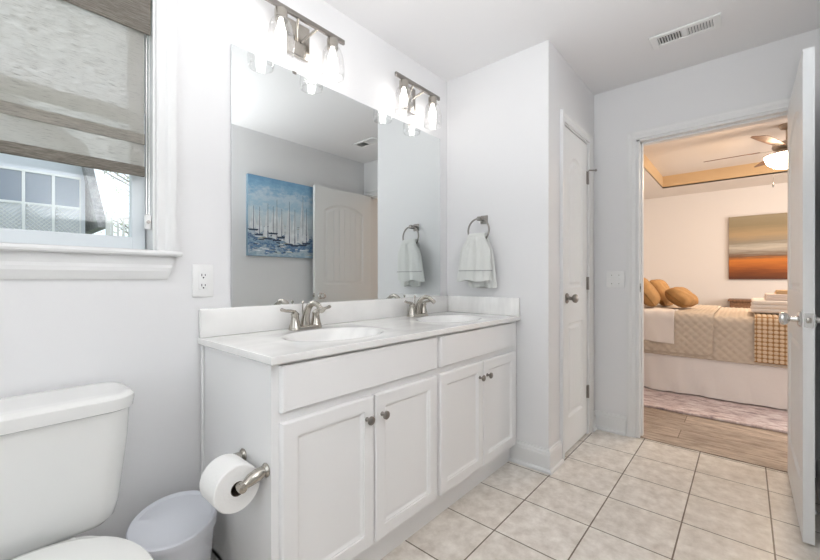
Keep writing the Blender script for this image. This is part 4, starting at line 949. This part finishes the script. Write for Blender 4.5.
def drape(name, y0, y1, zdrop, off, pattern, m, label, cat, dy=0.0085, ds=0.0085, far=True, wave=0.0, corner=0.0, xr=None, slant=0.0):
    """cloth over the mattress: side drop toward the doorway, round edge, flat top, far drop"""
    r = 0.075; pr = []
    xf, xb, zt = BXF - 0.006 - off, (BXR + 0.006 + off if far else xr), BZT + off
    n = max(4, int((zt - r - zdrop) / ds))
    for i in range(n): pr.append((xf, zdrop + (zt - r - zdrop) * i / n, -1, 0))
    na = 9
    for i in range(na): a = pi - (pi / 2) * i / na; pr.append((xf + r + r * cos(a), zt - r + r * sin(a), cos(a), sin(a)))
    xe = xb - r if far else xb; n2 = int((xe - xf - r) / ds)
    for i in range(n2 + 1): pr.append((xf + r + (xe - xf - r) * i / n2, zt, 0, 1))
    if far:
        for i in range(1, na + 1): a = pi / 2 - (pi / 2) * i / na; pr.append((xe + r * cos(a), zt - r + r * sin(a), cos(a), sin(a)))
        for i in range(1, 12): pr.append((xb, zt - r - 0.025 * i, 1, 0))
    s = [0.0]
    for p, q_ in zip(pr, pr[1:]): s.append(s[-1] + sqrt((p[0] - q_[0]) ** 2 + (p[1] - q_[1]) ** 2))
    ny = int((y1 - y0) / dy); vs, hs_ = [], []
    for i, p in enumerate(pr):
        for j in range(ny + 1):
            y = y0 + (y1 - y0) * j / ny; hgt = pattern(s[i], y)
            z = p[1]
            drop = max(0, 1 - s[i] / max(0.01, (zt - r - zdrop)))
            x = p[0] + p[2] * (hgt + wave * (sin(y * 22) + 0.6 * sin(y * 41 + 1)) * drop); zz = z + p[3] * hgt
            if corner and drop > 0:
                e = (y - y0) / corner
                if e < 1: zz += (corner * (1 - sqrt(max(0, 1 - (1 - e) ** 2)))) * drop
            if slant: zz += slant * drop * ((y - y0) / (y1 - y0))
            vs.append((x, y, zz)); hs_.append(hgt)
    k = ny + 1
    fs = [(i * k + j, i * k + j + 1, (i + 1) * k + j + 1, (i + 1) * k + j) for i in range(len(pr) - 1) for j in range(ny)]
    mb = MB(); mb.add(vs, fs, 0, True); o = mb.build(name, m)
    hm = max(hs_) or 1
    at = o.data.attributes.new('bump_height', 'FLOAT', 'POINT')
    for i, h_ in enumerate(hs_): at.data[i].value = h_ / hm
    sol = o.modifiers.new('thickness', 'SOLIDIFY'); sol.thickness = 0.006; sol.offset = -1
    return tag(o, label, cat)
def diamonds(p, A):
    return lambda s, y: A * abs(sin(pi * (s + y) / p) * sin(pi * (s - y) / p)) ** 0.55
drape('quilt', BYF + 0.01, 0.95, 0.372, 0.008, diamonds(0.068, 0.011), M['quilt'], 'beige diamond-quilted bedspread spread over the whole bed', 'quilt')
drape('quilt', 0.215, 0.97, 0.405, 0.026, diamonds(0.068, 0.011), M['quilt'], 'second beige quilted cover, its round corner hanging at mid bed', 'quilt', corner=0.06)
drape('bed_sheet', 0.50, 0.985, 0.485, 0.046, lambda s, y: 0.004 * sin(y * 26 + s * 5) + 0.003 * sin(y * 50 - s * 14), M['sheet'], 'white sheet turned over the bedside below the pillows', 'sheet', wave=0.013, far=False, xr=4.62, slant=0.03)
drape('throw_blanket', -0.46, -0.055, 0.400, 0.026, lambda s, y: 0.010 * abs(sin(pi * s / 0.034) * sin(pi * y / 0.034)) ** 0.8, M['throw'], 'ochre and cream waffle-knit throw across the bed foot', 'blanket', dy=0.0055, ds=0.0055, far=False, xr=5.2)

def pillow(label, cx, cy, cz, hx, hy, hz, tilt, rz, m):
    mb = MB(); N = 28; vs = []
    for side in (1, -1):
        for i in range(N + 1):
            for j in range(N + 1):
                u, v = -1 + 2 * i / N, -1 + 2 * j / N
                edge = (1 - u ** 4) * (1 - v ** 4); th = hz * max(0, edge) ** 0.55 + 0.002
                th *= 1 + 0.06 * sin(u * 9 + v * 4) ; pin = 1 - 0.07 * (u * u) * (1 - 0.2 * v * v); pin2 = 1 - 0.07 * (v * v)
                vs.append((u * hx * pin2, v * hy * pin, side * th))
    k = N + 1; fs = []
    for sidx in (0, 1):
        for i in range(N):
            for j in range(N): fs.append(tuple(sidx * k * k + q for q in (i * k + j, i * k + j + 1, (i + 1) * k + j + 1, (i + 1) * k + j)))
    mb.add(vs, fs, 0, True)
    bt = MB(); 
    o = tag(mb.build('pillow', m), label, 'pillow', group='ochre pillows at the head of the bed')
    o.location = (cx, cy, cz); o.rotation_euler = (radians(tilt), 0, radians(rz)); return o
pillow('ochre pillow leaning highest against the headboard side, nearest the door frame', 4.72, 0.80, 0.958, 0.27, 0.175, 0.080, 56, 6, M['ochre'])
pillow('ochre pillow tucked behind the small front pillow', 5.20, 0.72, 0.935, 0.22, 0.165, 0.070, 62, -4, M['ochre'])
pillow('small ochre pillow lying in front of the other two', 4.86, 0.50, 0.900, 0.185, 0.12, 0.075, 38, -14, M['ochre'])

def folded(name, x0, x1, y0, y1, z0, z1, m, label):
    mb = MB(); n = 3; h = (z1 - z0) / n
    for i in range(n): mb.rbox(x0 + 0.004 * i, x1 - 0.003 * i, y0 + 0.003 * i, y1 - 0.004 * i, z0 + h * i, z0 + h * (i + 1) + 0.001, h * 0.46, 4)
    return tag(mb.build(name, m), label, 'folded blanket')
folded('folded_blanket', 4.52, 5.15, -0.50, -0.035, 0.793, 0.900, M['blanket'], 'thick white folded blanket at the bed foot, bottom of the pile')
folded('folded_towel', 4.60, 5.02, -0.48, -0.13, 0.902, 0.955, M['blanket_pink'], 'blush folded towel on the white blanket')
folded('folded_cloth', 4.66, 4.90, -0.46, -0.20, 0.957, 0.990, M['blanket_tan'], 'small tan folded cloth on top of the pile')

dr = thing('dresser', 'dark wood dresser against the far bedroom wall', 'dresser', (7.0, -0.46, 0))
mb = MB(); mb.box(0, 0.46, -0.63, 0.63, 0.06, 0.775); mb.build('body', M['dresser'], dr)
mb = MB(); mb.rbox(-0.02, 0.475, -0.65, 0.65, 0.775, 0.80, 0.004, 1); mb.build('top', M['dresser'], dr)
for i in range(2):
    for j in range(3):
        mb = MB(); mb.rbox(-0.016, -0.0005, -0.615 + i * 0.62, -0.005 + i * 0.62, 0.08 + j * 0.23, 0.295 + j * 0.23, 0.004, 1); d = mb.build('drawer', M['dresser'], dr)
        mb = MB(); mb.lathe([(0.006, -0.016), (0.014, -0.034), (0.001, -0.040)], (0, -0.31 + i * 0.62, 0.19 + j * 0.23), 'x', 12); mb.build('knob', M['bronze'], d)
mb = MB(); mb.box(0.03, 0.44, -0.60, 0.60, 0.0005, 0.06); mb.build('plinth', M['dresser'], dr)

dp = thing('dusk_canvas', 'orange and brown abstract dusk canvas on the far bedroom wall', 'painting', (7.5, -1.12, 1.085))
mb = MB(); mb.box(-0.035, -0.0005, 0, 1.31, 0, 0.93); mb.build('stretcher', M['dresser'], dp)
mb = MB(); mb.add([(-0.0355, 0.001, 0.001), (-0.0355, 1.309, 0.001), (-0.0355, 1.309, 0.929), (-0.0355, 0.001, 0.929)], [(0, 1, 2, 3)]); mb.build('picture', M['dusk_art'], dp)

fan = thing('ceiling_fan', 'five-blade bedroom ceiling fan with a lit bowl', 'ceiling fan', (5.30, -0.310, TZ - 0.0))
mb = MB(); mb.lathe([(0.001, -0.0005), (0.062, -0.001), (0.065, -0.012), (0.050, -0.040), (0.020, -0.052), (0.012, -0.056)], axis='z', n=28); mb.build('canopy', M['bronze'], fan)
mb = MB(); mb.tube([(0, 0, -0.05), (0, 0, -0.17)], 0.012, 12); mb.build('downrod', M['bronze'], fan)
mb = MB(); mb.lathe([(0.020, -0.160), (0.060, -0.168), (0.105, -0.185), (0.115, -0.215), (0.100, -0.240), (0.070, -0.250), (0.060, -0.275), (0.085, -0.285), (0.090, -0.296)], axis='z', n=32); mb.build('motor', M['bronze'], fan)
mb = MB(); mb.lathe([(0.166, -0.300), (0.171, -0.310), (0.162, -0.345), (0.135, -0.386), (0.090, -0.416), (0.04, -0.430), (0.001, -0.432)], axis='z', n=28); mb.build('light_bowl', M['fan_bowl'], fan)
mb = MB(); mb.lathe([(0.001, -0.294), (0.168, -0.295), (0.173, -0.300), (0.173, -0.307)], axis='z', n=32, cap1=False); mb.build('bowl_rim', M['bronze'], fan)
for kk in range(5):
    a = radians(88 + 72 * kk); R = Matrix.Rotation(a, 4, 'Z') @ Matrix.Translation((0, 0, -0.235)) @ Matrix.Rotation(radians(-13), 4, 'X')
    out = [(0.20, -0.050), (0.30, -0.062), (0.50, -0.072), (0.62, -0.070), (0.655, -0.050), (0.66, 0.0), (0.655, 0.050), (0.62, 0.070), (0.50, 0.072), (0.30, 0.062), (0.20, 0.050)]
    mb = MB(); mb.loft([[R @ Vector((x, y, -0.003)) for x, y in out], [R @ Vector((x, y, 0.003)) for x, y in out]], smooth=False); b = mb.build('blade', M['blade'], fan)
    mb = MB(); mb.loft([[R @ Vector((x, y, z)) for y, z in ((-w_, -0.007), (w_, -0.007), (w_, -0.0035), (-w_, -0.0035))] for x, w_ in ((0.095, 0.012), (0.17, 0.014), (0.22, 0.035), (0.27, 0.020))], smooth=False); mb.build('blade_iron', M['bronze'], b)
mb = MB(); mb.tube([(0.02, 0.10, -0.27), (0.02, 0.10, -0.56)], 0.0012, 5); mb.lathe([(0.003, -0.56), (0.008, -0.575), (0.008, -0.595), (0.002, -0.605)], (0.02, 0.10, 0), 'z', 10); mb.build('pull_chain', M['nickel_dark'], fan)
